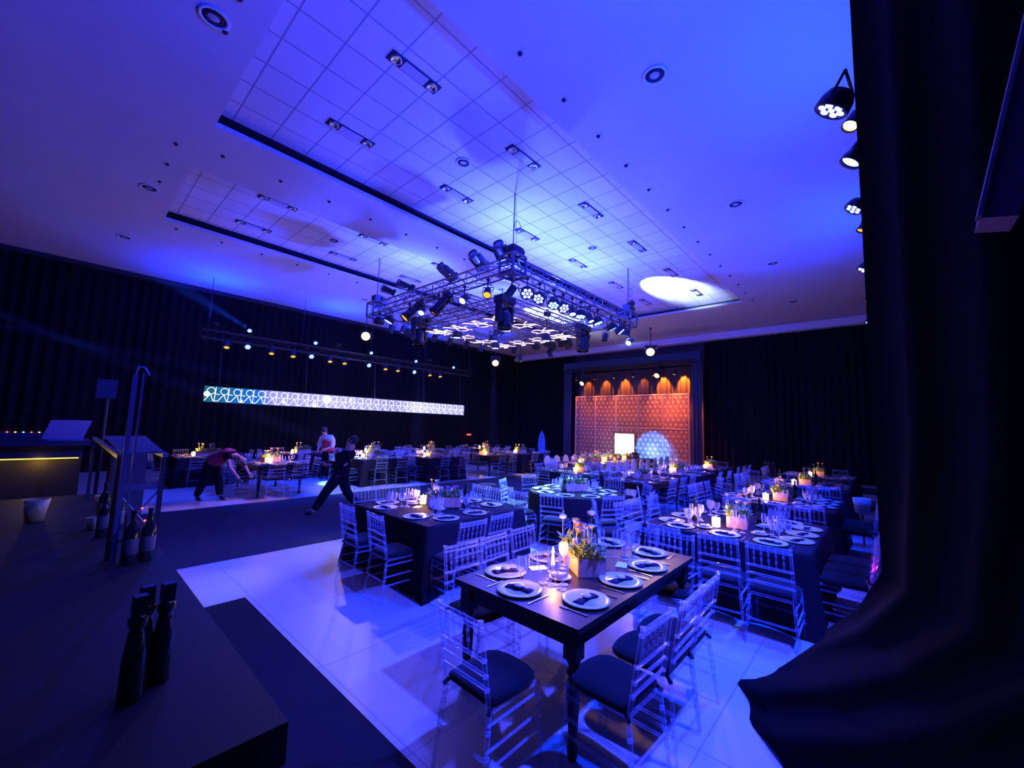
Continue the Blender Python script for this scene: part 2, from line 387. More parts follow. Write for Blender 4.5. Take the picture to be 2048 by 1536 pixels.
for yy in (CY-0.6, CY+0.6): beam(MB(), (TX0, yy, IZ+0.25), (TX1, yy, IZ+0.25), h=0.2, r=0.018, step=0.5).build('cross_beam', M['alu'], it)
for c in cs:
    mb = MB()
    for j in (-0.1, 0.1): mb.tube((c[0]+j, c[1], IZ+0.1), (c[0]+j, c[1], TZ-0.2), 0.012)
    mb.build('drop_rod', M['black'], it)

# figure motif: ring head, back bar, arm, legs, foot bar
def motif(mb, org, ax, ay, s, r, side=1):
    org, ax, ay = Vector(org), Vector(ax), Vector(ay)
    P = lambda u, v: org+ax*(u*s)+ay*(v*s)
    n = 14; c = (0.26, 0.70)
    mb.path([P(c[0]+0.22*math.cos(2*PI*i/n), c[1]+0.22*math.sin(2*PI*i/n)) for i in range(n)], r, n=5, closed=True)
    mb.tube(P(0.52, 0.96), P(0.46, 0.05), r, n=5)
    mb.tube(P(0.52, 0.5), P(0.74, 0.48), r, n=5)
    mb.path([P(-0.08, 0.05), P(0.24, 0.48), P(0.40, 0.04), P(0.66, 0.03)], r, n=5)
ls = empty('lit_letter_sculpture'); tag(ls, 'square of white glowing ring figures hanging flat below the inner truss', 'light sculpture')
LZ = 4.72; LH = 1.72
cs2 = [(CX-LH, CY-LH), (CX+LH, CY-LH), (CX+LH, CY+LH), (CX-LH, CY+LH)]
for i in range(4):
    a = Vector((*cs2[i], LZ)); b = Vector((*cs2[(i+1) % 4], LZ)); d = (b-a).normalized(); inn = Vector((0, 0, 1)).cross(d)
    mb = MB(); n = 4
    for k in range(n): motif(mb, a+d*(0.14+k*0.85), d, inn, 0.8, 0.012)
    mb.build('glowing_figures', M['tube'], ls)
    fr = MB(); fr.path([a, b], 0.015, n=4); fr.path([a+inn*0.6, b+inn*0.6], 0.015, n=4); fr.build('frame_rail', M['black'], ls)
fr = MB()
for c in cs2: fr.tube((c[0]*0.97+CX*0.03, c[1]*0.97+CY*0.03, LZ), (c[0]*0.97+CX*0.03, c[1]*0.97+CY*0.03, IZ-0.1), 0.01, n=4)
fr.build('hanger', M['black'], ls)
lamp('figure_glow', (CX, CY, LZ-0.05), 60, (0.1, 0.12, 1.0), ls, 'POINT', size=0.8)

# ------------------------------------------------------------------ stage lamps
def fixture(kind, lensmat):
    t = empty('stage_light' if kind != 'head' else 'moving_head_light')
    if kind == 'par':      # local -Z = beam
        MB().lathe([(0.001, 0.14), (0.06, 0.13), (0.085, 0.08), (0.09, -0.1), (0.1, -0.11), (0.1, -0.14), (0.088, -0.14), (0.085, -0.1)], n=14).build('housing', M['black'], t, True)
        MB().lathe([(0.086, -0.11), (0.04, -0.12), (0.001, -0.122)], n=14).build('lens', lensmat, t, True)
        MB().path([(-0.11, 0, -0.02), (-0.12, 0, 0.2), (0.12, 0, 0.2), (0.11, 0, -0.02)], 0.01, n=5).build('yoke', M['black'], t)
    elif kind == 'led':
        MB().lathe([(0.001, 0.1), (0.12, 0.09), (0.15, 0.02), (0.16, -0.08), (0.15, -0.09), (0.14, -0.06)], n=18).build('housing', M['black'], t, True)
        mb = MB().ball((0, 0, -0.075), 0.034, 8, 4, (1, 1, 0.4))
        for i in range(6): mb.ball((0.088*math.cos(i*PI/3), 0.088*math.sin(i*PI/3), -0.075), 0.038, 8, 4, (1, 1, 0.4))
        mb.build('lens', lensmat, t, True)
        MB().path([(-0.17, 0, 0), (-0.19, 0, 0.2), (0.19, 0, 0.2), (0.17, 0, 0)], 0.014, n=5).build('yoke', M['black'], t)
    else:
        MB().lathe([(0.001, 0.22), (0.09, 0.2), (0.13, 0.1), (0.13, -0.05), (0.15, -0.12), (0.15, -0.2), (0.13, -0.2)], n=14).build('housing', M['alu' if lensmat is M['tag'] else 'blackg'], t, True)
        MB().lathe([(0.128, -0.16), (0.06, -0.18), (0.001, -0.185)], n=14).build('lens', lensmat, t, True)
        MB().box((-0.2, -0.07, -0.08), (-0.14, 0.07, 0.34)).box((0.14, -0.07, -0.08), (0.2, 0.07, 0.34)).box((-0.2, -0.12, 0.32), (0.2, 0.12, 0.46)).build('yoke', M['black'], t)
    return t
FX = {}
def put_fixture(kind, lm, loc, to, label, group=None, en=0, col=BLUE, ang=50, blend=0.5, size=0.08, scale=1.0):
    key = (kind, lm)
    if key not in FX: FX[key] = fixture(kind, M[lm])
    o = place(FX[key], loc, 0, label, 'stage light', group)
    o.rotation_mode = 'QUATERNION'; d = Vector(to)-Vector(loc); o.rotation_quaternion = d.to_track_quat('-Z', 'Y'); o.scale = (scale,)*3
    hz_ = TZ-0.28 if (TX0-0.3 < loc[0] < TX1+1.2 and TY0-0.6 < loc[1] < TY1+0.6) else 4.63 if loc[1] > 16.5 else 5.16 if loc[0] > 19 else RZ+0.3
    if abs(hz_-loc[2]) > 0.05 and loc[2] > 3 and loc[2] < hz_ and loc[1] > 0.5:
        rod = MB().tube((0, 0, 0.04), (0, 0, hz_-loc[2]), 0.013, n=5).box((-0.03, -0.03, hz_-loc[2]-0.05), (0.03, 0.03, hz_-loc[2])).build('clamp', M['black'], o)
        rod.matrix_basis = (Matrix.Translation(Vector(loc)) @ o.rotation_quaternion.to_matrix().to_4x4() @ Matrix.Scale(scale, 4)).inverted() @ Matrix.Translation(Vector(loc))
    if en:
        if max(col) == col[2] and to[2] < 3: en = en*2.2
        p = Vector(loc)+d.normalized()*0.26*scale
        l = lamp('beam', p, en, col, None, 'SPOT', to, ang, blend, size)
        mw = l.matrix_basis.copy(); l.parent = o
        l.matrix_basis = (Matrix.Translation(o.location) @ o.rotation_quaternion.to_matrix().to_4x4() @ Matrix.Scale(scale, 4)).inverted() @ mw
    return o
G1 = 'lamps under the big truss'
# front-right beam (Y=TY0): lit heads pointing down towards the room
for i, (x, lm, kind, to, en, col, ang) in enumerate([
        (6.75, 'bluel', 'led', (3.0, 2.0, 0), 260, VIO, 60), (7.2, 'bluel', 'led', (2.4, 4.8, 0), 900, VIO, 60), (7.75, 'cyanl', 'led', (5.8, 4.6, 0), 900, CYAN, 42),
        (8.15, 'bluel', 'led', (6.0, 1.2, 0), 700, BLUE, 55), (8.55, 'bluel', 'par', (7.0, 4.0, 0), 0, BLUE, 50), (8.95, 'cyanl', 'led', (8.2, 5.5, 0), 300, CYAN, 40),
        (9.4, 'bluel', 'par', (9.0, 3.5, 0), 0, BLUE, 50), (9.8, 'cyanl', 'led', (10.5, 4.0, 0), 600, BLUE, 60), (10.6, 'cyanl', 'led', (12.5, 4.0, 0), 600, BLUE, 60),
        (11.1, 'bluel', 'led', (13, 2, 0), 600, VIO, 60), (11.45, 'cyanl', 'led', (12, 7, 0), 200, BLUE, 50)]):
    put_fixture(kind, lm, (x, TY0-0.05, TZ-0.62), to, f'lit lamp under the right truss side, {["nearest","second","third","fourth","fifth","sixth","seventh","eighth","ninth","tenth","farthest"][i]} from the near corner', G1, en, col, ang)
# left beam (X=TX0)
for i, (y, kind, lm, z, en, col, ang, to) in enumerate([
        (6.5, 'par', 'amber', TZ-0.6, 0, AMB, 40, (3, 4, 0)), (8.3, 'head', 'amber', TZ-0.65, 700, AMB, 12, (3.3, 10.9, 0)), (9.6, 'head', 'amber', TZ-0.6, 500, AMB, 12, (2.0, 11.1, 0)),
        (10.6, 'led', 'cyanl', TZ-0.6, 900, BLUE, 60, (4.2, 12.0, 0)), (11.2, 'led', 'cyanl', TZ-0.55, 700, BLUE, 60, (7.5, 13.5, 0))]):
    put_fixture(kind, lm, (TX0-0.05, y, z), to, ['small amber lamp under the left truss side, nearest the corner', 'round amber-faced lamp in the middle of the left truss side', 'amber-faced lamp near the left truss corner', 'white-blue lamp near the left truss corner', 'white-blue lamp right at the left truss corner'][i], None, en, col, ang)
put_fixture('head', 'amberb', (TX0-0.1, TY1+0.35, TZ-0.95), (-0.5, -0.2, 1.6), 'blazing warm lamp hung below the left truss corner', None, 160, WARM, 70)
put_fixture('head', 'amberb', (TX1+0.1, TY1+0.2, TZ-1.0), (5, 5, 0), 'blazing warm lamp hung below the far truss corner', None, 40, WARM, 60)
put_fixture('head', 'amberb', (TX1+0.9, TY0-0.35, TZ-1.05), (2.3, 1.6, 0.0), 'blazing warm lamp hung below the right truss corner', None, 330, (1, 0.5, 0.22), 24)
# far beam
for i, (y, kind, lm, en, col, to) in enumerate([(6.6, 'par', 'bluel', 0, BLUE, (14, 9, 0)), (7.4, 'led', 'cyanl', 700, BLUE, (17, 12, 0)), (8.4, 'par', 'bluel', 0, BLUE, (16, 10, 0)), (9.5, 'led', 'cyanl', 300, BLUE, (14, 13, 0)), (10.6, 'par', 'bluel', 0, BLUE, (13, 14, 0))]):
    put_fixture(kind, lm, (TX1, y, TZ-0.6), to, f'small lit lamp under the far truss side, {ords[i]} from the right corner', 'lamps under the far truss side', en, col, 60)
for i, x in enumerate((6.9, 7.5, 8.6, 9.3, 10.1, 10.9)):
    put_fixture('par', 'bluel', (x, TY1+0.05, TZ-0.6), (x-0.4, TY1+3, 0), f'small lamp under the back-left truss side, {ords[i]} from the left corner', 'lamps under the back-left truss side', 500 if i in (1, 4) else 0, BLUE, 65)
# uplights standing on the left beam
for i, (y, to) in enumerate([(6.2, (4, 5.2, 7)), (7.0, (3.5, 6.5, 7)), (8.2, (4.0, 8.5, 7)), (10.1, (4.0, 12, 7)), (10.9, (5, 13, 7))]):
    put_fixture('head', 'bluel' if i < 0 else 'tag', (TX0, y, TZ+0.36), to, f'grey moving head standing on top of the left truss side, {ords[i]} from the near corner', 'moving heads on top of the left truss side', 0, scale=0.8)
# heads on the inner square
for (x, y, n, to) in [(CX-IH, CY-IH, 'large black moving head at the near corner of the inner truss', (4, 4, 0)), (CX+IH, CY-IH, 'black moving head at the right corner of the inner truss', (12, 4, 0)), (CX-IH, CY+IH, 'black moving head at the left corner of the inner truss', (5, 12, 0))]:
    put_fixture('head', 'dark', (x, y, IZ-0.45), (x, y, 0), n, None, 0, BLUE, 40, scale=1.25)
for i, (x, y) in enumerate([(8.2, 7.7), (9.9, 7.6), (8.0, 9.6), (9.0, 9.0), (9.9, 9.8)]):
    put_fixture('led', 'bluel', (x, y, IZ-0.35), (x, y, 0), f'lit lamp inside the inner truss square, {ords[i]} from the left', 'lamps inside the inner truss', 350 if i in (1, 3) else 0, BLUE, 70)
# spot pool on the carpet and the amber pool by the head table
put_fixture('par', 'cyanl', (CX+0.5, CY+0.6, TZ-0.5), (9.46, 9.5, 0), 'narrow white lamp above the bright pool on the carpet', None, 900, (0.6, 0.8, 1), 8, 0.2)
put_fixture('par', 'amberb', (TX1+0.4, TY1-0.9, TZ-0.9), (12.6, 9.9, 0), 'warm lamp aimed at the amber pool before the head table', None, 1500, (1, 0.42, 0.14), 26, 0.5)
put_fixture('par', 'amberb', (TX1+0.2, 9.0, TZ-0.9), (13.2, 7.3, 0.7), 'warm white lamp aimed at the head table', None, 3600, (1, 0.62, 0.34), 30, 0.7)
put_fixture('par', 'cyanl', (TX0+1.0, TY1, TZ-0.55), (6.15, 12.3, 0.4), 'white lamp aimed at the white-lit cloth table', None, 3500, (0.3, 0.7, 1), 16, 0.4)
put_fixture('par', 'cyanl', (TX1-0.6, TY0-0.35, TZ-1.0), (5.25, 4.75, 0.2), 'cool white lamp aimed between round table and carpet-side table', None, 5500, (0.3, 0.7, 1), 15, 0.5)
put_fixture('par', 'bluel', (TX0-0.05, 7.3, TZ-0.6), (1.35, 5.6, 0), 'lamp aimed at the pale glow beside the bar counter end', None, 520, (0.35, 0.32, 1), 12, 1.0)
put_fixture('par', 'bluel', (TX0-0.05, 9.0, TZ-0.6), (2.9, 6.3, 0), 'lamp aimed at the pale glow on the carpet edge behind the chairs', None, 420, (0.4, 0.38, 1), 14, 1.0)
put_fixture('par', 'cyanl', (TX0+0.2, TY0+0.2, TZ-0.6), (6.0, 10.6, 0), 'cool lamp aimed at the far carpet edge', None, 1000, (0.4, 0.5, 1), 26, 0.6)
# gobo heads aimed at the lattice screen
put_fixture('head', 'cyanl', (TX1+0.1, 8.2, TZ-0.6), (20.5, 8.75, 0.85), 'moving head throwing the blue disc on the lattice screen', None, 15000, (0.01, 0.22, 1), 11.5, 0.08)
put_fixture('head', 'cyanl', (TX1+0.1, 8.9, TZ-0.6), (20.5, 8.78, 0.85), 'moving head throwing the white core of the blue disc', None, 6000, (0.5, 0.8, 1), 5.0, 0.9)
# uplighting of the ceiling
UPS = [((7.3, 6.9, IZ+0.1), (6.5, 6.0, 7), 2600, 176), ((9.0, 6.9, IZ+0.1), (9.0, 6.2, 7), 2600, 176), ((10.7, 7.0, IZ+0.1), (11.5, 6.2, 7), 2600, 176), ((10.3, 10.3, IZ+0.1), (11, 11, 7), 2600, 176), ((7.4, 10.3, IZ+0.1), (6.5, 11.3, 7), 2600, 176)]
for i, (p, t, e, a) in enumerate(UPS):
    put_fixture('led', 'bluel', p, t, f'upturned blue lamp inside the truss, {ords[i]} counted from the near corner', 'ceiling wash lamps on the truss', e, (0.018, 0.034, 1.0), a, 1.0, 0.06, 0.7)
put_fixture('head', 'cyanl', (12.1, 5.9, TZ+0.45), (13.9, 5.5, 7.03), 'moving head throwing the white streak on the right coffer', None, 4500, (0.45, 0.6, 1), 46, 0.5, scale=0.7)
put_fixture('head', 'cyanl', (12.1, 11.4, TZ+0.45), (14.4, 11.1, 7.03), 'moving head throwing the white streak on the left coffer', None, 4500, (0.45, 0.6, 1), 44, 0.5, scale=0.7)

# right-hand lamp row along the drape
RZ = 4.05
rt = empty('right_lamp_bar'); tag(rt, 'black lamp bar along the top of the right black drape', 'lamp bar')
MB().tube((2.8, -0.12, RZ+0.3), (20, -0.12, RZ+0.3), 0.025).build('pipe', M['black'], rt)
mb = MB()
for x in (3.0, 5, 8, 11, 14, 17, 20): mb.tube((x, -0.12, RZ+0.3), (x, -0.12, ZL-0.01), 0.01, n=4)
mb.build('drop_cable', M['black'], rt)
for i, (x, y, z, kind, lm, to, en, col, ang, n) in enumerate([
        (3.08, 0.12, 3.98, 'led', 'bluel', (3.3, 2.4, 0.5), 480, (0.03, 0.05, 1), 95, 'large seven-eyed white-blue lamp, nearest on the right drape'),
        (3.42, 0.04, 4.04, 'par', 'amberb', (2.0, 1.5, 1.0), 8, WARM, 60, 'amber lamp right below the large white-blue lamp'),
        (3.85, 0.03, 4.04, 'head', 'cyanl', (3.3, 3, 0), 0, BLUE, 60, 'dark round lamp with small bright eye on the right drape'),
        (4.75, 0.08, 4.02, 'led', 'bluel', (4.0, 3, 0), 500, BLUE, 80, 'seven-eyed lamp halfway up the right drape row'),
        (5.3, 0.03, 4.04, 'par', 'amber', (4.6, 2, 0), 0, AMB, 60, 'thin amber lamp below the seven-eyed lamp on the right drape'),
        (6.7, 0.06, 4.04, 'led', 'bluel', (6.3, 3, 0), 500, VIO, 80, 'small seven-eyed lamp low in the right drape row'),
        (8.3, 0.04, 4.04, 'par', 'led_r', (8, 3, 0), 0, AMB, 60, 'tiny red lamp far along the right drape row'),
        (10.0, 0.06, 4.04, 'led', 'bluel', (9.5, 3, 0), 450, BLUE, 80, 'farthest small lamp along the right drape row')]):
    put_fixture(kind, lm, (x, y, z), to, n, None, en*2, col, ang, 0.6, 0.06, 0.62 if i == 0 else 0.5)
for i, x in enumerate((2.8, 6.0, 11.0)):  # added lamps hidden by the drape, to brighten the right ceiling
    put_fixture('led', 'bluel', (x, -0.35, RZ+0.45), (x+0.5, 3.0, 7), f'added unseen blue ceiling wash lamp by the right lamp bar, {ords[i]} along', None, 1150, (0.0, 0.03, 1), 165, 1.0, 0.1, 0.5)

# left-hand lamp rows
lt = empty('left_lamp_truss'); tag(lt, 'dark truss carrying the double lamp row before the left drapes', 'truss')
beam(MB(), (3.0, 17.2, 4.75), (15.5, 17.2, 4.75), h=0.28, step=0.6).build('truss_beam', M['black'], lt)
mb = MB()
for x in (3.2, 6.3, 9.3, 12.3, 15.3): mb.tube((x, 17.2, 4.9), (x, 17.2, ZL-0.01), 0.01, n=4)
mb.build('drop_cable', M['black'], lt)
for i, (x, zz) in enumerate([(4.38, 5.08), (6.74, 5.03), (9.2, 5.0), (11.6, 4.95), (14.0, 4.95)]):
    put_fixture('led', 'cyanl', (x, 17.0, zz), (x-1, 11, 1.0), f'cyan-white lamp in the upper left row, {ords[i]} from the left', 'upper cyan-white lamps before the left drapes', 250 if i in (0, 2) else 0, BLUE, 70, scale=0.55)
for i, (x, zz) in enumerate([(4.36, 4.47), (6.6, 4.45), (9.1, 4.42), (11.5, 4.4)]):
    put_fixture('led', 'cyanl', (x, 16.95, zz), (x-1, 11, 1.0), f'cyan-white lamp in the lower left row, {ords[i]} from the left', 'lower cyan-white lamps before the left drapes', 0, BLUE, 70, scale=0.7)
for i, x in enumerate([3.72, 5.14, 5.9, 7.34, 7.96, 9.9, 10.55, 12.4, 13.05]):
    put_fixture('par', 'amber', (x, 16.9, 4.42), (x-0.6, 15, 1.0), f'small amber lamp hanging in the left row, {(ords+["seventh","eighth","ninth"])[i]} from the left', 'amber lamps before the left drapes', 0, AMB, 40)

for i, x in enumerate((3.4, 7.8, 12.6)):  # added lamps kept out of sight, to turn the left ceiling bluer
    put_fixture('led', 'bluel', (x, 17.25, 5.15), (x, 16.9, 7), f'added upturned blue fill lamp on the left lamp truss, {ords[i]} from the left', None, 900, (0.0, 0.02, 1), 165, 1.0, 0.1, 0.7)
put_fixture('led', 'bluel', (2.0, -0.35, RZ+0.3), (-1.0, 4.0, 7), 'added unseen upturned blue fill lamp behind the near drape edge', None, 1500, (0.0, 0.01, 1), 165, 1.0, 0.1, 0.5)  # added unseen lamp, brightens the near left ceiling
# ------------------------------------------------------------------ LED banner on the left
def screen_mat():
    m = bpy.data.materials.new('led_banner'); m.use_nodes = True; nt = m.node_tree
    for n in list(nt.nodes): nt.nodes.remove(n)
    out = nt.nodes.new('ShaderNodeOutputMaterial'); e = nt.nodes.new('ShaderNodeEmission'); tc = nt.nodes.new('ShaderNodeTexCoord')
    sp = nt.nodes.new('ShaderNodeSeparateXYZ'); mr = nt.nodes.new('ShaderNodeMapRange'); mr.inputs[1].default_value = 0; mr.inputs[2].default_value = 11.65
    n = nt.nodes.new('ShaderNodeTexNoise'); n.inputs['Scale'].default_value = 0.6
    nt.links.new(tc.outputs['Object'], n.inputs['Vector'])
    ad = nt.nodes.new('ShaderNodeMath'); ad.operation = 'MULTIPLY_ADD'; ad.inputs[1].default_value = 0.12
    nt.links.new(tc.outputs['Object'], sp.inputs[0]); nt.links.new(sp.outputs[0], mr.inputs[0])
    nt.links.new(n.outputs['Fac'], ad.inputs[0]); nt.links.new(mr.outputs[0], ad.inputs[2])
    cr = nt.nodes.new('ShaderNodeValToRGB'); el = cr.color_ramp.elements
    el[0].position = 0.05; el[0].color = (0.01, 0.11, 0.16, 1); el[1].position = 0.21; el[1].color = (0.01, 0.12, 0.62, 1)
    for p, c in ((0.25, (0.28, 0.27, 0.75, 1)), (0.45, (0.42, 0.38, 0.8, 1)), (0.7, (0.25, 0.25, 0.75, 1)), (0.78, (0.55, 0.52, 0.85, 1)), (1.0, (0.3, 0.3, 0.75, 1))):
        k = el.new(p); k.color = c
    nt.links.new(ad.outputs[0], cr.inputs[0]); nt.links.new(cr.outputs[0], e.inputs[0]); e.inputs[1].default_value = 1.0
    nt.links.new(e.outputs[0], out.inputs[0]); return m
ban = empty('led_banner', (3.24, 17.0, 2.4)); tag(ban, 'long narrow glowing banner with a row of white ring figures', 'led screen')
MB().box((0, 0, 0), (11.65, 0.06, 0.54)).build('screen', screen_mat(), ban)
mb = MB(); n = 30
for k in range(n): motif(mb, (0.05+k*0.386, -0.012, 0.02), (1, 0, 0), (0, 0, 1), 0.52, 0.011)
mb.build('figure_pattern', emit('white_figure', (0.85, 0.88, 1), 1.6), ban)
mb = MB()
for x, z, r in ((0.02, 0.27, 0.09), (1.05, 0.1, 0.04), (2.45, 0.13, 0.06), (4.1, 0.35, 0.17), (5.1, 0.4, 0.07), (3.6, 0.08, 0.08)): mb.lathe([(r, 0), (0.001, -0.002)], c=(x+0.05, -0.01, z), axis=(0, -1, 0), n=16)
mb.build('bright_spot', emit('white_dot', (0.8, 0.95, 1), 2.0), ban)
mb = MB()
for x in (0.4, 3.3, 6.3, 9.0, 11.4): mb.tube((x, 0.03, 0.54), (x, 0.2, 2.2), 0.008, n=4)
mb.build('drop_cable', M['alu'], ban)
lamp('banner_glow', (9, 16.7, 2.7), 60, (0.4, 0.45, 1), ban, 'POINT', size=0.5)
# exit sign-like red cluster and small dark fixtures on far drapes
ex = MB()
for i in range(3): ex.box((16.9+i*0.12, 18.9, 1.25), (16.97+i*0.12, 18.93, 1.32))
tag(ex.build('red_indicator_light', M['led_r']), 'row of three tiny red lights low on the left drape', 'indicator light')

# ------------------------------------------------------------------ lattice screen, stage drape, portal
SX = 20.5; PWID = 1.302; SY0 = 6.91
scr = empty('lattice_screen', (SX, 0, 0)); tag(scr, 'white laser-cut lattice screen of ten panels lit orange from above', 'screen')
def lattice_panel(wid, hgt):
    mb = MB(); t = 0.006; a = 0.2604
    h = a*math.sqrt(3)/2
    segs = set()
    def seg(p, q):
        key = tuple(sorted([(round(p[0], 3), round(p[1], 3)), (round(q[0], 3), round(q[1], 3))]))
        if key in segs: return
        segs.add(key)
        for (y, z) in (p, q):
            if y < 0 or y > wid or z < 0 or z > hgt:
                # clip to the panel
                (y0, z0), (y1, z1) = p, q; t0, t1 = 0.0, 1.0; dy, dz = y1-y0, z1-z0
                for pp, qq in ((-dy, y0), (dy, wid-y0), (-dz, z0), (dz, hgt-z0)):
                    if abs(pp) < 1e-9:
                        if qq < 0: return
                    else:
                        r = qq/pp
                        if pp < 0: t0 = max(t0, r)
                        else: t1 = min(t1, r)
                if t0 >= t1: return
                p = (y0+dy*t0, z0+dz*t0); q = (y0+dy*t1, z0+dz*t1); break
        mb.tube((0, p[0], p[1]), (0, q[0], q[1]), t, n=4, cap=False)
    rows = int(hgt/h)+2; cols = int(wid/a)+2
    P = lambda i, j: ((i+0.5*(j % 2))*a, j*h)
    for j in range(-1, rows):
        for i in range(-1, cols):
            p = P(i, j); q = P(i+1, j); o1 = P(i+(1 if j % 2 else 0), j+1)
            seg(p, q); seg(p, o1); seg(q, o1)
            c = ((p[0]+q[0]+o1[0])/3, (p[1]+q[1]+o1[1])/3)
            for v in (p, q, o1): seg(c, v)
            p2 = o1; q2 = (o1[0]+a, o1[1]); c2 = ((p2[0]+q2[0]+q[0])/3, (p2[1]+q2[1]+q[1])/3)
            for v in (p2, q2, q): seg(c2, v)
    return mb
for r, (z0, z1) in enumerate(((0.27, 1.98), (1.98, 3.72))):
    lm = lattice_panel(PWID, z1-z0).mesh('lattice_panel', M['lattice'])
    fm = MB().path([(0, 0, 0), (0, PWID, 0), (0, PWID, z1-z0), (0, 0, z1-z0)], 0.022, n=4, closed=True).mesh('panel_frame', M['lattice'])
    for c in range(5):
        o = bpy.data.objects.new('lattice_panel', lm); C.objects.link(o); o.parent = scr; o.location = (0, SY0+c*PWID, z0)
        f = bpy.data.objects.new('panel_frame', fm); C.objects.link(f); f.parent = o
mb = MB()
for c in range(6): mb.tube((0.06, SY0+c*PWID, 0), (0.06, SY0+c*PWID, 3.72), 0.02, n=4)
mb.build('support_post', M['lattice'], scr)
sd = pleats((21.35, 13.75), (21.35, 6.5), 0.02, 5.2, amp=0.06, pitch=0.22, seed=8).build('stage_drape', M['drapes'], None, True)
tag(sd, 'pleated drape behind the lattice screen lit in orange columns', 'curtain')
po = empty('stage_portal', (20.35, 0, 0)); tag(po, 'dark blue fabric portal framing the lattice screen', 'portal')
pleats((0, 6.75), (0, 6.3), 0, 5.35, amp=0.03, pitch=0.16, seed=2).build('side_panel', M['portal'], po, True)
pleats((0, 14.2), (0, 13.6), 0, 5.35, amp=0.03, pitch=0.16, seed=12).build('side_panel', M['portal'], po, True)
MB().box((-0.05, 6.3, 5.3), (0.15, 14.2, 5.75)).build('header', M['portal'], po)
mb = beam(MB(), (-0.25, 6.4, 5.25), (-0.25, 14.1, 5.25), h=0.2, r=0.015, step=0.5); mb.build('lamp_bar', M['black'], po)
for i, y in enumerate((13.1, 11.9, 10.7, 9.6, 8.5, 7.45)):
    put_fixture('par', 'amberb', (20.05, y, 4.78), (19.9, y, 3), f'amber spotlight above the lattice screen, {ords[i]} from the left', 'amber spots above the lattice screen', 0, WARM, 50, 0.8)
    if True:
        lamp('drape_wash', (21.05, y, 5.0), [180, 230, 420, 90, 650, 800][i], (1, 0.2, 0.01), po, 'SPOT', (21.35, y-0.05, 4.1), 58, 0.5, 0.03)
        lamp('screen_wash', (19.95, y, 4.6), [330, 420, 560, 240, 800, 950][i], (1, 0.13, 0.02), po, 'SPOT', (20.5, y-0.05, 3.3), 62, 1.0, 0.05)
for i, (y, z) in enumerate(((12.55, 4.5), (8.2, 4.7))):
    put_fixture('head', 'amberb', (19.9, y, z), (13, y, 0.5), ['bright yellowish profile lamp hanging left above the lattice screen', 'bright yellowish profile lamp hanging right above the lattice screen'][i], None, 40, WARM, 40)
lp = empty('glowing_panel', (20.42, 0, 0)); tag(lp, 'blazing white upright panel standing before the lattice screen', 'light panel')
MB().box((-0.02, 9.72, 0.3), (0.0, 10.82, 1.66)).build('light_face', emit('white_panel', (1, 0.85, 0.62), 5), lp)
MB().box((0.0, 9.70, 0.0), (0.05, 10.84, 1.68)).build('back_board', M['black'], lp)
lamp('panel_glow', (20.2, 10.27, 1.0), 40, (1, 0.85, 0.6), lp, 'POINT', size=0.4)
tag(MB().box((19.0, 6.6, 0), (20.0, 14.0, 0.22)).build('low_stage', M['portal']), 'low dark stage under the lattice screen', 'stage')
# feather banner
fb = empty('feather_flag', (17.9, 13.9, 0)); tag(fb, 'blue pointed flag standing by the far drape left of the lattice screen', 'flag')
mb = MB(); vs = []; 
for k in range(9):
    t = k/8; z = 0.35+1.35*t; wv = 0.2*math.sin(PI*min(1, t*0.9+0.1))**0.7
    vs += [(-wv, -0.01, z), (wv, -0.01, z), (wv, 0.01, z), (-wv, 0.01, z)]
fs = []
for k in range(8):
    for i in range(4): fs.append((k*4+i, k*4+(i+1) % 4, k*4+4+(i+1) % 4, k*4+4+i))
mb.add(vs, fs).build('cloth', mat('blue_flag', (0.08, 0.2, 0.7), 0.8), fb, rz=math.radians(-50))
MB().tube((0, 0, 0), (0, 0, 1.72), 0.015).lathe([(0.2, 0), (0.2, 0.02), (0.01, 0.03)], n=12).build('pole', M['black'], fb)

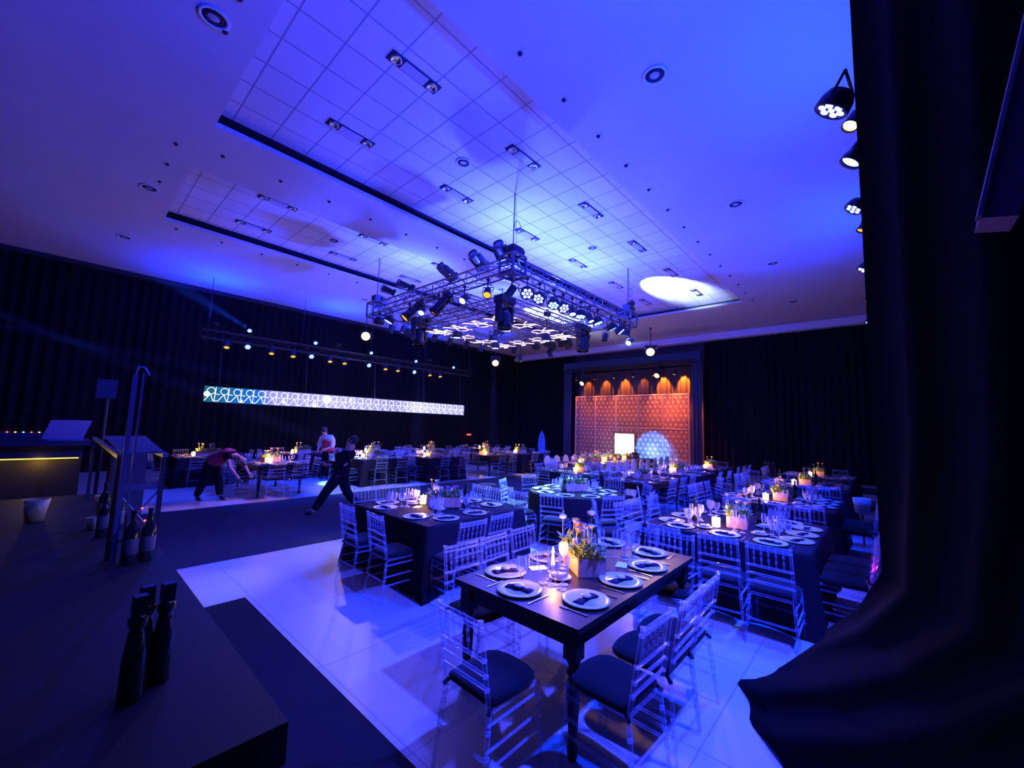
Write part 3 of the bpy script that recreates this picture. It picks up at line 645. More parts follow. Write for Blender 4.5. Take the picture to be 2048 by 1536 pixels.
# ------------------------------------------------------------------ chairs
def leg_mb(p0, p1, r0=0.011, r1=0.0145):
    mb = MB().tube(p0, p1, r0, r1, n=7)
    p0, p1 = Vector(p0), Vector(p1)
    for t in (0.35, 0.55, 0.8): 
        c = p0.lerp(p1, t); d = (p1-p0).normalized()*0.006; mb.tube(c-d, c+d, 0.0165, n=7)
    return mb
def chiavari():
    t = empty('chiavari_chair')     # faces +X, origin on the floor under the seat centre
    # cushion with rounded front
    mb = MB(); ring = []
    out = [(-0.19, -0.165), (-0.19, 0.165), (-0.17, 0.185), (0.06, 0.2), (0.13, 0.19), (0.18, 0.15), (0.20, 0.08), (0.205, 0), (0.20, -0.08), (0.18, -0.15), (0.13, -0.19), (0.06, -0.2), (-0.17, -0.185)]
    n = len(out); vs = []
    for z, s in ((0.447, 0.96), (0.452, 1.0), (0.478, 1.02), (0.492, 0.93), (0.497, 0.6)):
        vs += [(x*s, y*s, z) for x, y in out]
    vs.append((0, 0, 0.498)); fs = []
    for k in range(4):
        for i in range(n): fs.append((k*n+(i+1) % n, k*n+i, (k+1)*n+i, (k+1)*n+(i+1) % n))
    for i in range(n): fs.append((4*n+(i+1) % n, 4*n+i, 5*n))
    fs.append(tuple(range(n)))
    c = mb.add(vs, fs).build('cushion', M['cushion'], t, True)
    MB().tube((-0.185, -0.17, 0.455), (-0.215, -0.185, 0.43), 0.012, n=5).tube((-0.185, 0.17, 0.455), (-0.215, 0.185, 0.43), 0.012, n=5).build('cushion_tie', M['cushion'], c)
    MB().box((-0.2, -0.185, 0.425), (0.19, 0.185, 0.446)).build('seat', M['acrylic'], t)
    for s in (-1, 1):
        leg_mb((0.20, s*0.2, 0), (0.185, s*0.175, 0.43)).build('leg', M['acrylic'], t, True)
        leg_mb((-0.25, s*0.205, 0), (-0.205, s*0.175, 0.43)).build('leg', M['acrylic'], t, True)
    mb = MB(); T = lambda s, z: (-0.205-(z-0.43)*0.16, s*(0.178-(z-0.43)*0.02), z)
    for s in (-1, 1):
        mb.tube(T(s, 0.43), T(s, 0.90), 0.014, 0.0125, n=7)
        for z in (0.55, 0.62, 0.70, 0.86, 0.9): 
            p = Vector(T(s, z)); mb.tube(p-Vector((0, 0, 0.005)), p+Vector((0, 0, 0.005)), 0.017, n=7)
    for z, r in ((0.555, 0.011), (0.625, 0.011), (0.70, 0.011), (0.855, 0.009), (0.885, 0.013)): mb.tube(T(-1, z), T(1, z), r, n=6)
    for k in range(5):
        y = -0.115+k*0.0575; a, b = Vector(T(0, 0.70)), Vector(T(0, 0.885)); a.y = b.y = y
        mb.tube(a, b, 0.0065, n=5)
        for q in (0.35, 0.65): mb.ball(a.lerp(b, q), 0.012, 6, 4)
    mb.build('backrest', M['acrylic'], t, True)
    mb = MB()
    for s in (-1, 1):
        for z in (0.18, 0.27): mb.tube((0.194, s*0.19, z), (-0.232, s*0.195, z), 0.009, n=6)
        mb.tube((0.19, s*0.183, 0.38), (-0.215, s*0.183, 0.38), 0.009, n=6)
    mb.tube((0.194, -0.19, 0.22), (0.194, 0.19, 0.22), 0.009, n=6); mb.tube((0.19, -0.183, 0.36), (0.19, 0.183, 0.36), 0.009, n=6)
    mb.tube((-0.232, -0.195, 0.22), (-0.232, 0.195, 0.22), 0.009, n=6)
    mb.build('stretcher', M['acrylic'], t, True)
    return t
chair0 = chiavari()
def ghost_chair():
    t = empty('oval_back_chair')
    MB().add([(x, y, z) for z in (0.43, 0.46) for x, y in ((-0.2, -0.19), (0.2, -0.22), (0.2, 0.22), (-0.2, 0.19))],
             [(3, 2, 1, 0), (4, 5, 6, 7), (0, 1, 5, 4), (1, 2, 6, 5), (2, 3, 7, 6), (3, 0, 4, 7)]).build('seat', M['ghost'], t)
    for sx, sy in ((1, 1), (1, -1), (-1, 1), (-1, -1)): MB().tube((sx*0.19-(0.06 if sx < 0 else 0), sy*0.2, 0), (sx*0.18, sy*0.18, 0.44), 0.014, 0.024, n=6).build('leg', M['ghost'], t, True)
    mb = MB(); n = 16; vs = []
    for dx, s in ((0.0, 1.0), (-0.02, 1.0)):
        vs.append((-0.24+dx, 0, 0.7)); vs += [(-0.24+dx-0.1*(0.18*math.sin(2*PI*i/n)+0.02), 0.19*math.cos(2*PI*i/n), 0.70+0.22*math.sin(2*PI*i/n)) for i in range(n)]
    fs = []
    for i in range(n):
        j = (i+1) % n; fs += [(0, 1+i, 1+j), (n+1, n+2+j, n+2+i), (1+i, n+2+i, n+2+j, 1+j)]
    mb.add(vs, fs); mb.tube((-0.19, -0.14, 0.45), (-0.235, -0.12, 0.57), 0.015); mb.tube((-0.19, 0.14, 0.45), (-0.235, 0.12, 0.57), 0.015)
    mb.build('backrest', M['ghost'], t, True)
    return t
ghost0 = ghost_chair()

# ------------------------------------------------------------------ tableware prototypes
def p_plate():
    return MB().lathe([(0.001, 0.004), (0.09, 0.004), (0.1, 0.008), (0.158, 0.016), (0.162, 0.012), (0.1, 0.0), (0.001, 0.0)], n=28).build('charger_plate', M['plate'], None, True)
def p_napkin():
    t = empty('folded_napkin')
    mb = MB(); vs = []; n = 8
    for k in range(n+1):
        u = -0.1+0.2*k/n; pinch = 0.35+0.65*abs(u/0.1)**1.2; hh = 0.02-0.008*abs(u/0.1)+0.004*math.sin(k*2.3)
        vs += [(-0.042*pinch, u, 0), (-0.03*pinch, u, hh), (0, u, hh*1.25), (0.03*pinch, u, hh), (0.042*pinch, u, 0)]
    fs = []
    for k in range(n):
        for i in range(4): fs.append((k*5+i, k*5+i+1, k*5+6+i, k*5+5+i))
        fs.append((k*5+4, k*5, k*5+5, k*5+9))
    fs += [tuple(range(4, -1, -1)), tuple(range(n*5, n*5+5))]
    mb.add(vs, fs).build('cloth', M['napkin'], t, True)
    MB().lathe([(0.001, 0.004), (0.034, 0.004), (0.036, 0.0), (0.034, -0.002), (0.001, -0.002)], c=(0, 0, 0.028), n=14).build('round_tag', M['tag'], t, True)
    return t
def glass(prof, name, n=12): return MB().lathe(prof, n=n).build(name, M['glass'], None, True)
def p_wine(): return glass([(0.001, 0), (0.034, 0.001), (0.034, 0.003), (0.006, 0.008), (0.004, 0.02), (0.004, 0.085), (0.012, 0.095), (0.032, 0.12), (0.04, 0.15), (0.036, 0.185), (0.031, 0.205)], 'wine_glass', 14)
def p_water(): return glass([(0.001, 0), (0.036, 0.001), (0.036, 0.003), (0.006, 0.008), (0.005, 0.02), (0.005, 0.065), (0.02, 0.078), (0.04, 0.105), (0.045, 0.14), (0.04, 0.175)], 'water_goblet', 14)
def p_flute(): return glass([(0.001, 0), (0.03, 0.001), (0.03, 0.003), (0.004, 0.008), (0.0035, 0.1), (0.012, 0.12), (0.022, 0.16), (0.023, 0.2), (0.019, 0.235)], 'champagne_flute', 12)
def p_knife(): return MB().box((-0.11, -0.006, 0), (0.0, 0.006, 0.003)).add([(0, -0.008, 0), (0.09, -0.009, 0), (0.115, 0, 0), (0.09, 0.006, 0), (0, 0.006, 0), (0, -0.008, 0.002), (0.09, -0.009, 0.002), (0.115, 0, 0.002), (0.09, 0.006, 0.002), (0, 0.006, 0.002)], [(4, 3, 2, 1, 0), (5, 6, 7, 8, 9), (0, 1, 6, 5), (1, 2, 7, 6), (2, 3, 8, 7), (3, 4, 9, 8), (4, 0, 5, 9)]).build('table_knife', M['steel'])
def p_fork():
    mb = MB().box((-0.11, -0.005, 0), (0.04, 0.005, 0.003)).box((0.04, -0.012, 0), (0.055, 0.012, 0.003))
    for y in (-0.0105, -0.0035, 0.0035, 0.0105): mb.box((0.055, y-0.0015, 0), (0.095, y+0.0015, 0.003))
    return mb.build('table_fork', M['steel'])
def p_breadplate():
    t = empty('bread_plate')
    MB().lathe([(0.001, 0.003), (0.06, 0.003), (0.09, 0.012), (0.092, 0.01), (0.06, 0), (0.001, 0)], n=20).build('plate', M['plate'], t, True)
    return t
def p_bottle():
    t = empty('wine_bottle')
    MB().lathe([(0.001, 0), (0.036, 0.002), (0.038, 0.01), (0.038, 0.18), (0.03, 0.215), (0.014, 0.245), (0.013, 0.3), (0.016, 0.302), (0.016, 0.315), (0.001, 0.316)], n=14).build('glass_body', M['bottle'], t, True)
    MB().lathe([(0.0385, 0.06), (0.0388, 0.061), (0.0388, 0.15), (0.0385, 0.151)], n=14).build('paper_label', M['blabel'], t, True)
    return t
def p_candle():
    t = empty('lit_candle')
    MB().lathe([(0.001, 0.002), (0.045, 0.002), (0.048, 0.006), (0.048, 0.11), (0.045, 0.11), (0.045, 0.008)], n=16).build('glass_holder', M['glass'], t, True)
    wx = MB().lathe([(0.001, 0.008), (0.03, 0.008), (0.03, 0.075), (0.001, 0.077)], n=12).build('wax', M['wax'], t, True)
    MB().lathe([(0.001, 0.0), (0.009, 0.012), (0.011, 0.022), (0.006, 0.04), (0.001, 0.055)], c=(0, 0, 0.08), n=10).build('flame', M['flame'], t, True)
    return t
def p_taper():
    t = empty('tall_candle')
    MB().lathe([(0.001, 0), (0.04, 0.001), (0.04, 0.005), (0.012, 0.012), (0.01, 0.05), (0.018, 0.055), (0.018, 0.07), (0.001, 0.07)], n=14).build('holder', M['glass'], t, True)
    MB().lathe([(0.013, 0.06), (0.011, 0.13), (0.001, 0.133)], n=10).build('wax', M['wax'], t, True)
    MB().lathe([(0.001, 0.0), (0.009, 0.012), (0.011, 0.022), (0.006, 0.045), (0.001, 0.06)], c=(0, 0, 0.135), n=10).build('flame', M['flame'], t, True)
    return t
def leaf(mb, p, d, l, wd):
    p, d = Vector(p), Vector(d).normalized(); s = d.cross(Vector((0, 0, 1)))
    s = s.normalized() if s.length > 1e-3 else Vector((1, 0, 0)); up = s.cross(d)
    mb.add([p, p+d*l*0.5+s*wd+up*wd*0.3, p+d*l, p+d*l*0.5-s*wd+up*wd*0.3, p+d*l*0.5-up*wd*0.1], [(0, 1, 4), (1, 2, 4), (2, 3, 4), (3, 0, 4)])
def p_flowers(seed, full=1.0, long=0.44):
    R = random.Random(seed); t = empty('flower_arrangement')
    a, b, h = long/2, 0.105, 0.13
    mb = MB().box((-a, -b, 0), (a, b, 0.012))
    for s in (-1, 1): mb.box((-a, s*b-0.006, 0), (a, s*b+0.006, h)); mb.box((s*a-0.006, -b, 0), (s*a+0.006, b, h))
    mb.build('planter_box', M['box'], t)
    for nm, m, cnt in (('green_foliage', 'leafg', int(210*full)), ('yellow_moss', 'leafy', int(230*full))):
        mb = MB()
        for i in range(cnt):
            x = R.uniform(-a, a); y = R.uniform(-b, b); yl = nm == 'yellow_moss'
            base = Vector((x, y, h-0.02+R.uniform(0, 0.03 if yl else 0.08))); d = Vector((R.gauss(0, 0.7)+x*5, R.gauss(0, 0.8)+y*6, R.uniform(0.1, 1.3)))
            leaf(mb, base, d, R.uniform(0.03, 0.06) if yl else R.uniform(0.05, 0.11), R.uniform(0.008, 0.016) if yl else R.uniform(0.012, 0.024))
        o = mb.build(nm, M[m], t); o['kind'] = 'stuff'
    for i in range(int(14*full)+1):
        x = R.uniform(-a*0.9, a*0.9); y = R.uniform(-b, b); hh = R.choice([0.05, 0.08, 0.12, 0.17, 0.22]); top = Vector((x+R.uniform(-0.05, 0.05), y+R.uniform(-0.04, 0.04), h+hh))
        col = R.choice(['petalw', 'petalp', 'petalo', 'petalw', 'petalp']); r = R.uniform(0.018, 0.034)
        mb = MB()
        for k in range(9):
            an = 2*PI*k/9; leaf(mb, top-Vector((0, 0, r*0.5)), (math.cos(an), math.sin(an), 0.8), r*1.5, r*0.5)
        mb.ball(top, r*0.6, 6, 4)
        bl = mb.build('blossom', M[col], t, True)
        MB().tube((x, y, h-0.03), top-Vector((0, 0, r*0.4)), 0.0035, n=4).build('flower_stem', M['stem'], bl)
    return t
def p_breadbasket():
    t = empty('bread_dish')
    MB().lathe([(0.001, 0.003), (0.05, 0.003), (0.085, 0.018), (0.088, 0.016), (0.05, 0), (0.001, 0)], n=18).build('dish', M['plate'], t, True)
    R = random.Random(3)
    for i in range(5): MB().ball((R.uniform(-0.04, 0.04), R.uniform(-0.04, 0.04), 0.03), 0.025, 7, 5, (1.3, 1, 0.8)).build('bread_roll', M['bread'], t, True)
    return t
PR = dict(plate=p_plate(), napkin=p_napkin(), wine=p_wine(), water=p_water(), flute=p_flute(), knife=p_knife(), fork=p_fork(), bottle=p_bottle(),
          candle=p_candle(), taper=p_taper(), bread=p_breadbasket())
FL = [p_flowers(s, 1.0) for s in (11, 23, 35)]; FLs = [p_flowers(s, 0.45) for s in (41, 52, 63)]
card = MB().box((-0.07, -0.045, 0), (0.07, 0.045, 0.002)).build('menu_card', M['card'])

# ------------------------------------------------------------------ tables
def cloth_mesh(hw, hd, h=0.76, seed=1, rnd_=0.0):
    R = random.Random(seed); mb = MB(); per = []
    rr = 0.03
    if rnd_:
        n = 96
        for i in range(n): a = 2*PI*i/n; per.append((hw*math.cos(a), hd*math.sin(a), math.cos(a), math.sin(a), 0))
    else:
        m = 22
        for k, (ax, ay, bx, by) in enumerate(((-1, -1, 1, -1), (1, -1, 1, 1), (1, 1, -1, 1), (-1, 1, -1, -1))):
            nx, ny = ((0, -1), (1, 0), (0, 1), (-1, 0))[k]
            for i in range(m):
                t = i/m; x = (ax+(bx-ax)*t)*hw; y = (ay+(by-ay)*t)*hd; cd = min(t, 1-t); cornr = math.exp(-(cd*2*hw/0.16)**2)
                q = Vector((nx+cornr*(ax if t < .5 else bx)*(1 if nx == 0 else 0), ny+cornr*(ay if t < .5 else by)*(1 if ny == 0 else 0)))
                q.normalize(); per.append((x, y, q.x, q.y, cornr))
    n = len(per); ph = [0.0]*n; a = 0
    for i in range(n): a += R.uniform(0.6, 1.5); ph[i] = a
    vs = []; rows = [(0, -0.03), (0.0, 0.0), (0.02, 0.006), (0.1, 0.014), (0.35, 0.022), (0.6, 0.03), (0.755, 0.036)]
    for dz, off in rows:
        for i, (x, y, nx, ny, cn) in enumerate(per):
            fold = math.sin(ph[i])*0.028*(dz/0.76)+cn*0.11*(dz/0.76); o = off+fold
            vs.append((x+nx*o, y+ny*o, h-dz+0.002))
    fs = []
    for k in range(len(rows)-1):
        for i in range(n): fs.append((k*n+(i+1) % n, k*n+i, (k+1)*n+i, (k+1)*n+(i+1) % n))
    fs.append(tuple(range(n)))
    return mb.add(vs, fs)
def cloth_table(name, x0, x1, y0, y1, label, seed=1, rnd_=0):
    cx, cy, hw, hd = (x0+x1)/2, (y0+y1)/2, (x1-x0)/2, (y1-y0)/2
    t = empty('banquet_table', (cx, cy, 0)); tag(t, 'folding table hidden under the cloth of '+label, 'table')
    if rnd_: MB().lathe([(0.001, 0.72), (hw-0.02, 0.72), (hw-0.02, 0.75), (0.001, 0.75)], n=32).build('tabletop', M['black'], t)
    else: MB().box((-hw+0.02, -hd+0.02, 0.72), (hw-0.02, hd-0.02, 0.75)).build('tabletop', M['black'], t)
    for sx in (-1, 1):
        for sy in (-1, 1): MB().tube((sx*hw*0.6, sy*hd*0.6, 0), (sx*hw*0.6, sy*hd*0.6, 0.72), 0.02).build('leg', M['black'], t)
    o = cloth_mesh(hw, hd, seed=seed, rnd_=rnd_).build('tablecloth', M['cloth'], None, True, (cx, cy, 0))
    tag(o, 'black floor-length tablecloth on '+label, 'tablecloth')
def wood_table(x0, x1, y0, y1, label, wm='wood'):
    cx, cy, hw, hd = (x0+x1)/2, (y0+y1)/2, (x1-x0)/2, (y1-y0)/2
    t = empty('wooden_table', (cx, cy, 0)); tag(t, label, 'table')
    MB().box((-hw, -hd, 0.725), (hw, hd, 0.76)).box((-hw+0.008, -hd+0.008, 0.715), (hw-0.008, hd-0.008, 0.725)).build('tabletop', M[wm], t)
    a, b = hw-0.05, hd-0.05; mb = MB()
    mb.box((-a, -b, 0.62), (a, -b+0.025, 0.715)).box((-a, b-0.025, 0.62), (a, b, 0.715)).box((-a, -b+0.025, 0.62), (-a+0.025, b-0.025, 0.715)).box((a-0.025, -b+0.025, 0.62), (a, b-0.025, 0.715)).build('apron', M[wm], t)
    prof = [(0.022, 0.0), (0.03, 0.02), (0.034, 0.07), (0.026, 0.1), (0.03, 0.11), (0.026, 0.125), (0.038, 0.3), (0.043, 0.38), (0.036, 0.43), (0.028, 0.45), (0.04, 0.465), (0.04, 0.485), (0.028, 0.5), (0.034, 0.52), (0.044, 0.54), (0.044, 0.55)]
    for sx in (-1, 1):
        for sy in (-1, 1):
            c = (sx*(a-0.03), sy*(b-0.03)); MB().lathe(prof, c=(*c, 0), n=14).box((c[0]-0.045, c[1]-0.045, 0.55), (c[0]+0.045, c[1]+0.045, 0.7149)).build('leg', M[wm], t, False)
    return t
SIDES = {'-X': ((1, 0), 'front-left'), '-Y': ((0, 1), 'front-right'), '+Y': ((0, -1), 'back-left'), '+X': ((-1, 0), 'back-right')}
ORD = {1: ['only'], 2: ['near', 'far'], 3: ['nearest', 'middle', 'farthest'], 4: ['nearest', 'second', 'third', 'farthest']}
def seat(rect, side, pos, n, i, tn, off=0.2, chair=True, setting=2, jit=0.04, plateoff=0.19, kind='c', gset='', cpos=None):
    x0, x1, y0, y1 = rect; (fx, fy), sname = SIDES[side]; R = rnd
    edge = {'-X': x0, '+X': x1, '-Y': y0, '+Y': y1}[side]; ang = math.atan2(fy, fx)
    def P(d, s=0.0, z=0.0):     # d = distance inward from the edge, s = sideways along the side
        lat = Vector((-fy, fx)); base = Vector((edge, pos)) if fx else Vector((pos, edge)); q = base+Vector((fx, fy))*d+lat*s; return (q.x, q.y, z)
    sn = f'{ORD[n][i]} {sname}' if n > 1 else sname
    if chair:
        q = P(-off+R.uniform(-jit, jit), R.uniform(-0.02, 0.02) if cpos is None else 0)
        if cpos is not None: q = (q[0], cpos, 0) if fx else (cpos, q[1], 0)
        if kind == 'c': place(chair0, q, ang+R.uniform(-0.07, 0.07), f'clear cushioned chair at {sn} seat of {tn}', 'chair', 'clear chairs with dark cushions')
        else: place(ghost0, q, ang+R.uniform(-0.1, 0.1), f'frosted clear oval-back chair at {sn} seat of {tn}', 'chair', 'oval-back chairs at the head table')
    ZT = 0.7625
    if setting >= 1:
        q = P(plateoff, 0, ZT); o = place(PR['plate'], q, 0, f'white charger plate at {sn} seat of {tn}', 'plate', 'charger plates')
        q = P(plateoff, 0, ZT+0.005); place(PR['napkin'], q, ang+R.uniform(-0.5, 0.2), f'folded napkin at {sn} seat of {tn}', 'napkin', 'folded napkins on plates')
    if setting >= 2:
        place(PR['wine'], P(plateoff+0.26, -0.12, ZT), 0, f'wine glass behind plate, {sn} seat of {tn}', 'glass', 'wine glasses')
        place(PR['water'], P(plateoff+0.22, -0.04, ZT), 0, f'water goblet behind plate, {sn} seat of {tn}', 'glass', 'water goblets')
    if setting >= 3:
        place(PR['flute'], P(plateoff+0.31, -0.03, ZT), 0, f'tall flute behind plate, {sn} seat of {tn}', 'glass', 'champagne flutes')
        place(PR['knife'], P(plateoff-0.02, -0.19, ZT), ang, f'steel knife right of plate, {sn} seat of {tn}', 'knife', 'table knives')
        place(PR['fork'], P(plateoff-0.02, 0.19, ZT), ang, f'steel fork left of plate, {sn} seat of {tn}', 'fork', 'table forks')
def candle_at(x, y, z, tn, e=7, kind='candle', which=''):
    e = e*(1.4 if y < 8 else 3.2)
    o = place(PR[kind], (x, y, z), 0, f'{which}burning candle beside flowers on {tn}', 'candle', 'burning table candles')
    lamp('candle_light', (x, y, z+(0.16 if kind == 'candle' else 0.20)), e, (1, 0.45, 0.13), o, 'POINT', size=0.02)
def centre(x, y, tn, ang=0, big=True, candle=(-0.3, 0), e=7, kind='candle', v=0):
    ls = FL if big else FLs; z = 0.7625
    place(ls[v % 3], (x, y, z), ang, f'wooden flower box in the middle of {tn}', 'flower arrangement', 'table flower boxes')
    candle_at(x+candle[0], y+candle[1], z, tn, e, kind)

# T1: bare foreground table
T1 = (2.09, 4.0, 1.33, 2.41); tn = 'the bare foreground table'
wood_table(*T1, 'dark wooden table with turned legs in the foreground')
for i, (p, c) in enumerate(((2.46, 2.27), (2.95, 2.73), (3.42, 3.1))): seat(T1, '-Y', p, 3, i, tn, 0.10, setting=3, plateoff=0.18, cpos=c)
for i, (p, c) in enumerate(((2.45, 2.38), (2.98, 2.8), (3.42, 3.22))): seat(T1, '+Y', p, 3, i, tn, 0.0, setting=3, plateoff=0.18, cpos=c)
seat(T1, '-X', 1.93, 1, 0, tn, 0.27, setting=3, plateoff=0.18, cpos=1.73)
for i, (p, c) in enumerate(((1.66, 1.55), (2.07, 1.93))): seat(T1, '+X', p, 2, i, tn, -0.12, setting=3, plateoff=0.19, cpos=c)
centre(3.0, 1.88, tn, math.radians(52), True, (-0.27, 0.1), 8, 'taper', 0)
place(card, (2.72, 2.12, 0.7625), math.radians(-30), 'white menu card left of the candle on the bare foreground table', 'card')
place(card, (3.3, 1.68, 0.7625), math.radians(20), 'white menu card right of the flowers on the bare foreground table', 'card')
place(PR['bread'], (2.66, 1.86, 0.7625), 0, 'small white dish beside the flower box on the bare foreground table', 'dish')
place(PR['bottle'], (3.38, 2.0, 0.7625), 0, 'dark wine bottle behind the flowers on the bare foreground table', 'bottle')
# big orange bloom, white blooms on stems of the foreground flowers
ob = empty('orange_protea', (3.12, 2.0, 0.87)); tag(ob, 'large orange bloom rising out of the foreground flower box', 'flower')
mb = MB()
for k in range(26):
    an = k*2.4; zz = 0.02+0.1*k/26; leaf(mb, (0.015*math.cos(an), 0.015*math.sin(an), 0.07+zz), (math.cos(an)*0.5, math.sin(an)*0.5, 1), 0.06, 0.014)
mb.ball((0, 0, 0.13), 0.035, 8, 6, (1, 1, 1.5)).build('bloom', M['petalo'], ob, True); MB().tube((0, 0, 0), (0, 0, 0.1), 0.005).build('flower_stem', M['stem'], ob)
for x, y, h, r, n in ((3.03, 2.1, 0.26, 0.035, 'round white bloom on a tall stem over the foreground flower box, left one'), (3.3, 1.98, 0.27, 0.04, 'flat white bloom on a tall stem over the foreground flower box, right one')):
    o = empty('white_anthurium', (x, y, 0.87)); tag(o, n, 'flower')
    MB().ball((0, 0, h), r, 10, 6, (1, 1, 0.6)).build('bloom', M['petalw'], o, True); MB().tube((0, 0, 0), (0, 0, h), 0.003).tube((0, 0, h), (0.01, 0, h+0.05), 0.004).build('flower_stem', M['stem'], o)

# T2
T2 = (2.84, 4.46, 3.76, 5.42); tn = 'the cloth table beside the carpet'
cloth_table('t2', *T2, tn, 5)
for i, (p, c) in enumerate(((4.25, 4.14), (4.95, 4.77))): seat(T2, '-X', p, 2, i, tn, 0.17, setting=3, plateoff=0.19, cpos=c)
for i, (p, c) in enumerate(((3.25, 3.03), (3.72, 3.5))): seat(T2, '-Y', p, 2, i, tn, 0.24, setting=3, plateoff=0.19, cpos=c)
for i, p in enumerate((3.23, 3.6, 4.0)): seat(T2, '+Y', p, 3, i, tn, 0.2, setting=2)
for i, p in enumerate((4.2, 4.62, 5.05)): seat(T2, '+X', p, 3, i, tn, 0.1, setting=2)
centre(3.72, 4.58, tn, math.radians(-40), True, (-0.14, 0.3), 8, 'candle', 1)
place(PR['bottle'], (3.95, 4.4, 0.7625), 0, 'dark wine bottle right of the flowers on the cloth table beside the carpet', 'bottle')
place(PR['bread'], (3.5, 4.4, 0.7625), 0, 'bread dish before the flowers on the cloth table beside the carpet', 'dish')
place(PR['bread'], (3.45, 4.95, 0.7625), 0, 'bread dish left of the candle on the cloth table beside the carpet', 'dish')
place(PR['bread'], (4.1, 4.55, 0.7625), 0, 'bread dish right of the bottle on the cloth table beside the carpet', 'dish')
place(card, (3.4, 4.75, 0.7625), 0.6, 'white menu card on the cloth table beside the carpet', 'card')

# right-hand tables
for k, (xa, nm, det) in enumerate(((4.93, 'the nearest right-hand table', 3), (7.78, 'the second right-hand table', 2), (10.85, 'the third right-hand table', 1), (13.7, 'the farthest right-hand table', 1))):
    r = (xa, xa+1.68, 0.55, 2.23); cloth_table('r', *r, nm, 10+k)
    for i, p in enumerate((0.92, 1.36, 1.85)): seat(r, '-X', p, 3, i, nm, 0.29, setting=det, cpos=p-0.11)
    for i, p in enumerate((0.5, 0.88, 1.27)): seat(r, '-Y', xa+p, 3, i, nm, 0.2, setting=det, plateoff=0.18)
    for i, p in enumerate((0.42, 0.85, 1.3)): seat(r, '+Y', xa+p, 3, i, nm, 0.2, setting=min(det, 2))
    for i, p in enumerate((0.95, 1.7)): seat(r, '+X', p, 2, i, nm, 0.1, setting=min(det, 2))
    centre(xa+0.85, 1.38, nm, math.radians(10), k < 2, (-0.33, 0.16), 8 if k < 2 else 6, 'candle', k+2)
    if k < 3:
        place(PR['bottle'], (xa+0.72, 1.85, 0.7625), 0, f'dark bottle left of the flowers on {nm}', 'bottle')
        place(PR['bottle'], (xa+1.15, 1.2, 0.7625), 0, f'dark bottle right of the flowers on {nm}', 'bottle')
        place(card, (xa+0.35, 1.33, 0.7625), 0.2, f'white menu card before the flowers on {nm}', 'card')
        place(PR['bread'], (xa+0.5, 1.08, 0.7625), 0, f'bread dish right of the menu card on {nm}', 'dish')
        place(PR['bread'], (xa+0.95, 1.12, 0.7625), 0, f'bread dish beside the right bottle on {nm}', 'dish')
        place(PR['bread'], (xa+0.35, 1.62, 0.7625), 0, f'bread dish left of the menu card on {nm}', 'dish')

# round table
tn = 'the round table'; RC = (6.38, 4.17); RR = 0.82
cloth_table('round', RC[0]-RR, RC[0]+RR, RC[1]-RR, RC[1]+RR, tn, 31, 1)
rn = ['back-left', 'left-hand', 'front-left', 'front-right', 'right front', 'right-hand', 'right back', 'back-right', 'back']
for i in range(9):
    a = math.radians(118+i*40); dx, dy = math.cos(a), math.sin(a); nm = rn[i]
    place(chair0, (RC[0]+dx*(RR+0.27), RC[1]+dy*(RR+0.27), 0), a+PI+rnd.uniform(-.08, .08), f'clear cushioned chair at the {nm} side of the round table', 'chair', 'clear chairs with dark cushions')
    place(PR['plate'], (RC[0]+dx*(RR-0.2), RC[1]+dy*(RR-0.2), 0.7625), 0, f'white charger plate at the {nm} side of the round table', 'plate', 'charger plates')
    place(PR['napkin'], (RC[0]+dx*(RR-0.2), RC[1]+dy*(RR-0.2), 0.7675), a+PI, f'dark folded napkin on plate, {nm} side of the round table', 'napkin', 'folded napkins on plates')
    a2 = a+0.18
    place(PR['wine'], (RC[0]+math.cos(a2)*(RR-0.44), RC[1]+math.sin(a2)*(RR-0.44), 0.7625), 0, f'wine glass at the {nm} side of the round table', 'glass', 'wine glasses')
    a2 = a-0.02
    place(PR['water'], (RC[0]+math.cos(a2)*(RR-0.45), RC[1]+math.sin(a2)*(RR-0.45), 0.7625), 0, f'water goblet at the {nm} side of the round table', 'glass', 'water goblets')
place(FL[1], (RC[0]+0.05, RC[1]+0.05, 0.7625), math.radians(-35), 'box of leafy flowers in the middle of the round table', 'flower arrangement', 'table flower boxes')
for i, (dx, dy) in enumerate(((-0.25, 0.2), (0.1, -0.22), (0.28, -0.1))):
    place(PR['bread'], (RC[0]+dx, RC[1]+dy, 0.7625), 0, f'bread dish {["left", "in front", "right"][i]} of the flowers on the round table', 'dish')
place(PR['bottle'], (RC[0]-0.3, RC[1]+0.02, 0.7625), 0, 'dark bottle left of the flowers on the round table', 'bottle')

def full_table(r, tn, wood, n, setting=1, big=False, v=0, cand=(-0.3, 0.1), e=6, off=0.15, seed=50, wlabel='', c_off=(0, 0), sides=('-X', '-Y', '+Y', '+X')):
    if wood: wood_table(*r, wlabel)
    else: cloth_table('c', *r, tn, seed)
    for s in sides:
        k = n[s]; a, b = (r[2], r[3]) if s[1] == 'X' else (r[0], r[1])
        for i in range(k): seat(r, s, a+(b-a)*(i+0.5)/k, k, i, tn, off, setting=setting)
    centre((r[0]+r[1])/2+c_off[0], (r[2]+r[3])/2+c_off[1], tn, math.radians(20*v-20), True, cand, e, 'candle', v)
SQ = {'-X': 2, '-Y': 2, '+Y': 2, '+X': 2}; LX = {'-X': 1, '-Y': 3, '+Y': 3, '+X': 1}; LY = {'-X': 3, '-Y': 2, '+Y': 2, '+X': 3}
full_table((8.36, 10.2, 3.66, 4.72), 'the bare table behind the round one', True, LX, 2, v=1, wlabel='bare dark wooden table behind and right of the round table', cand=(0.25, -0.05), off=0.12)
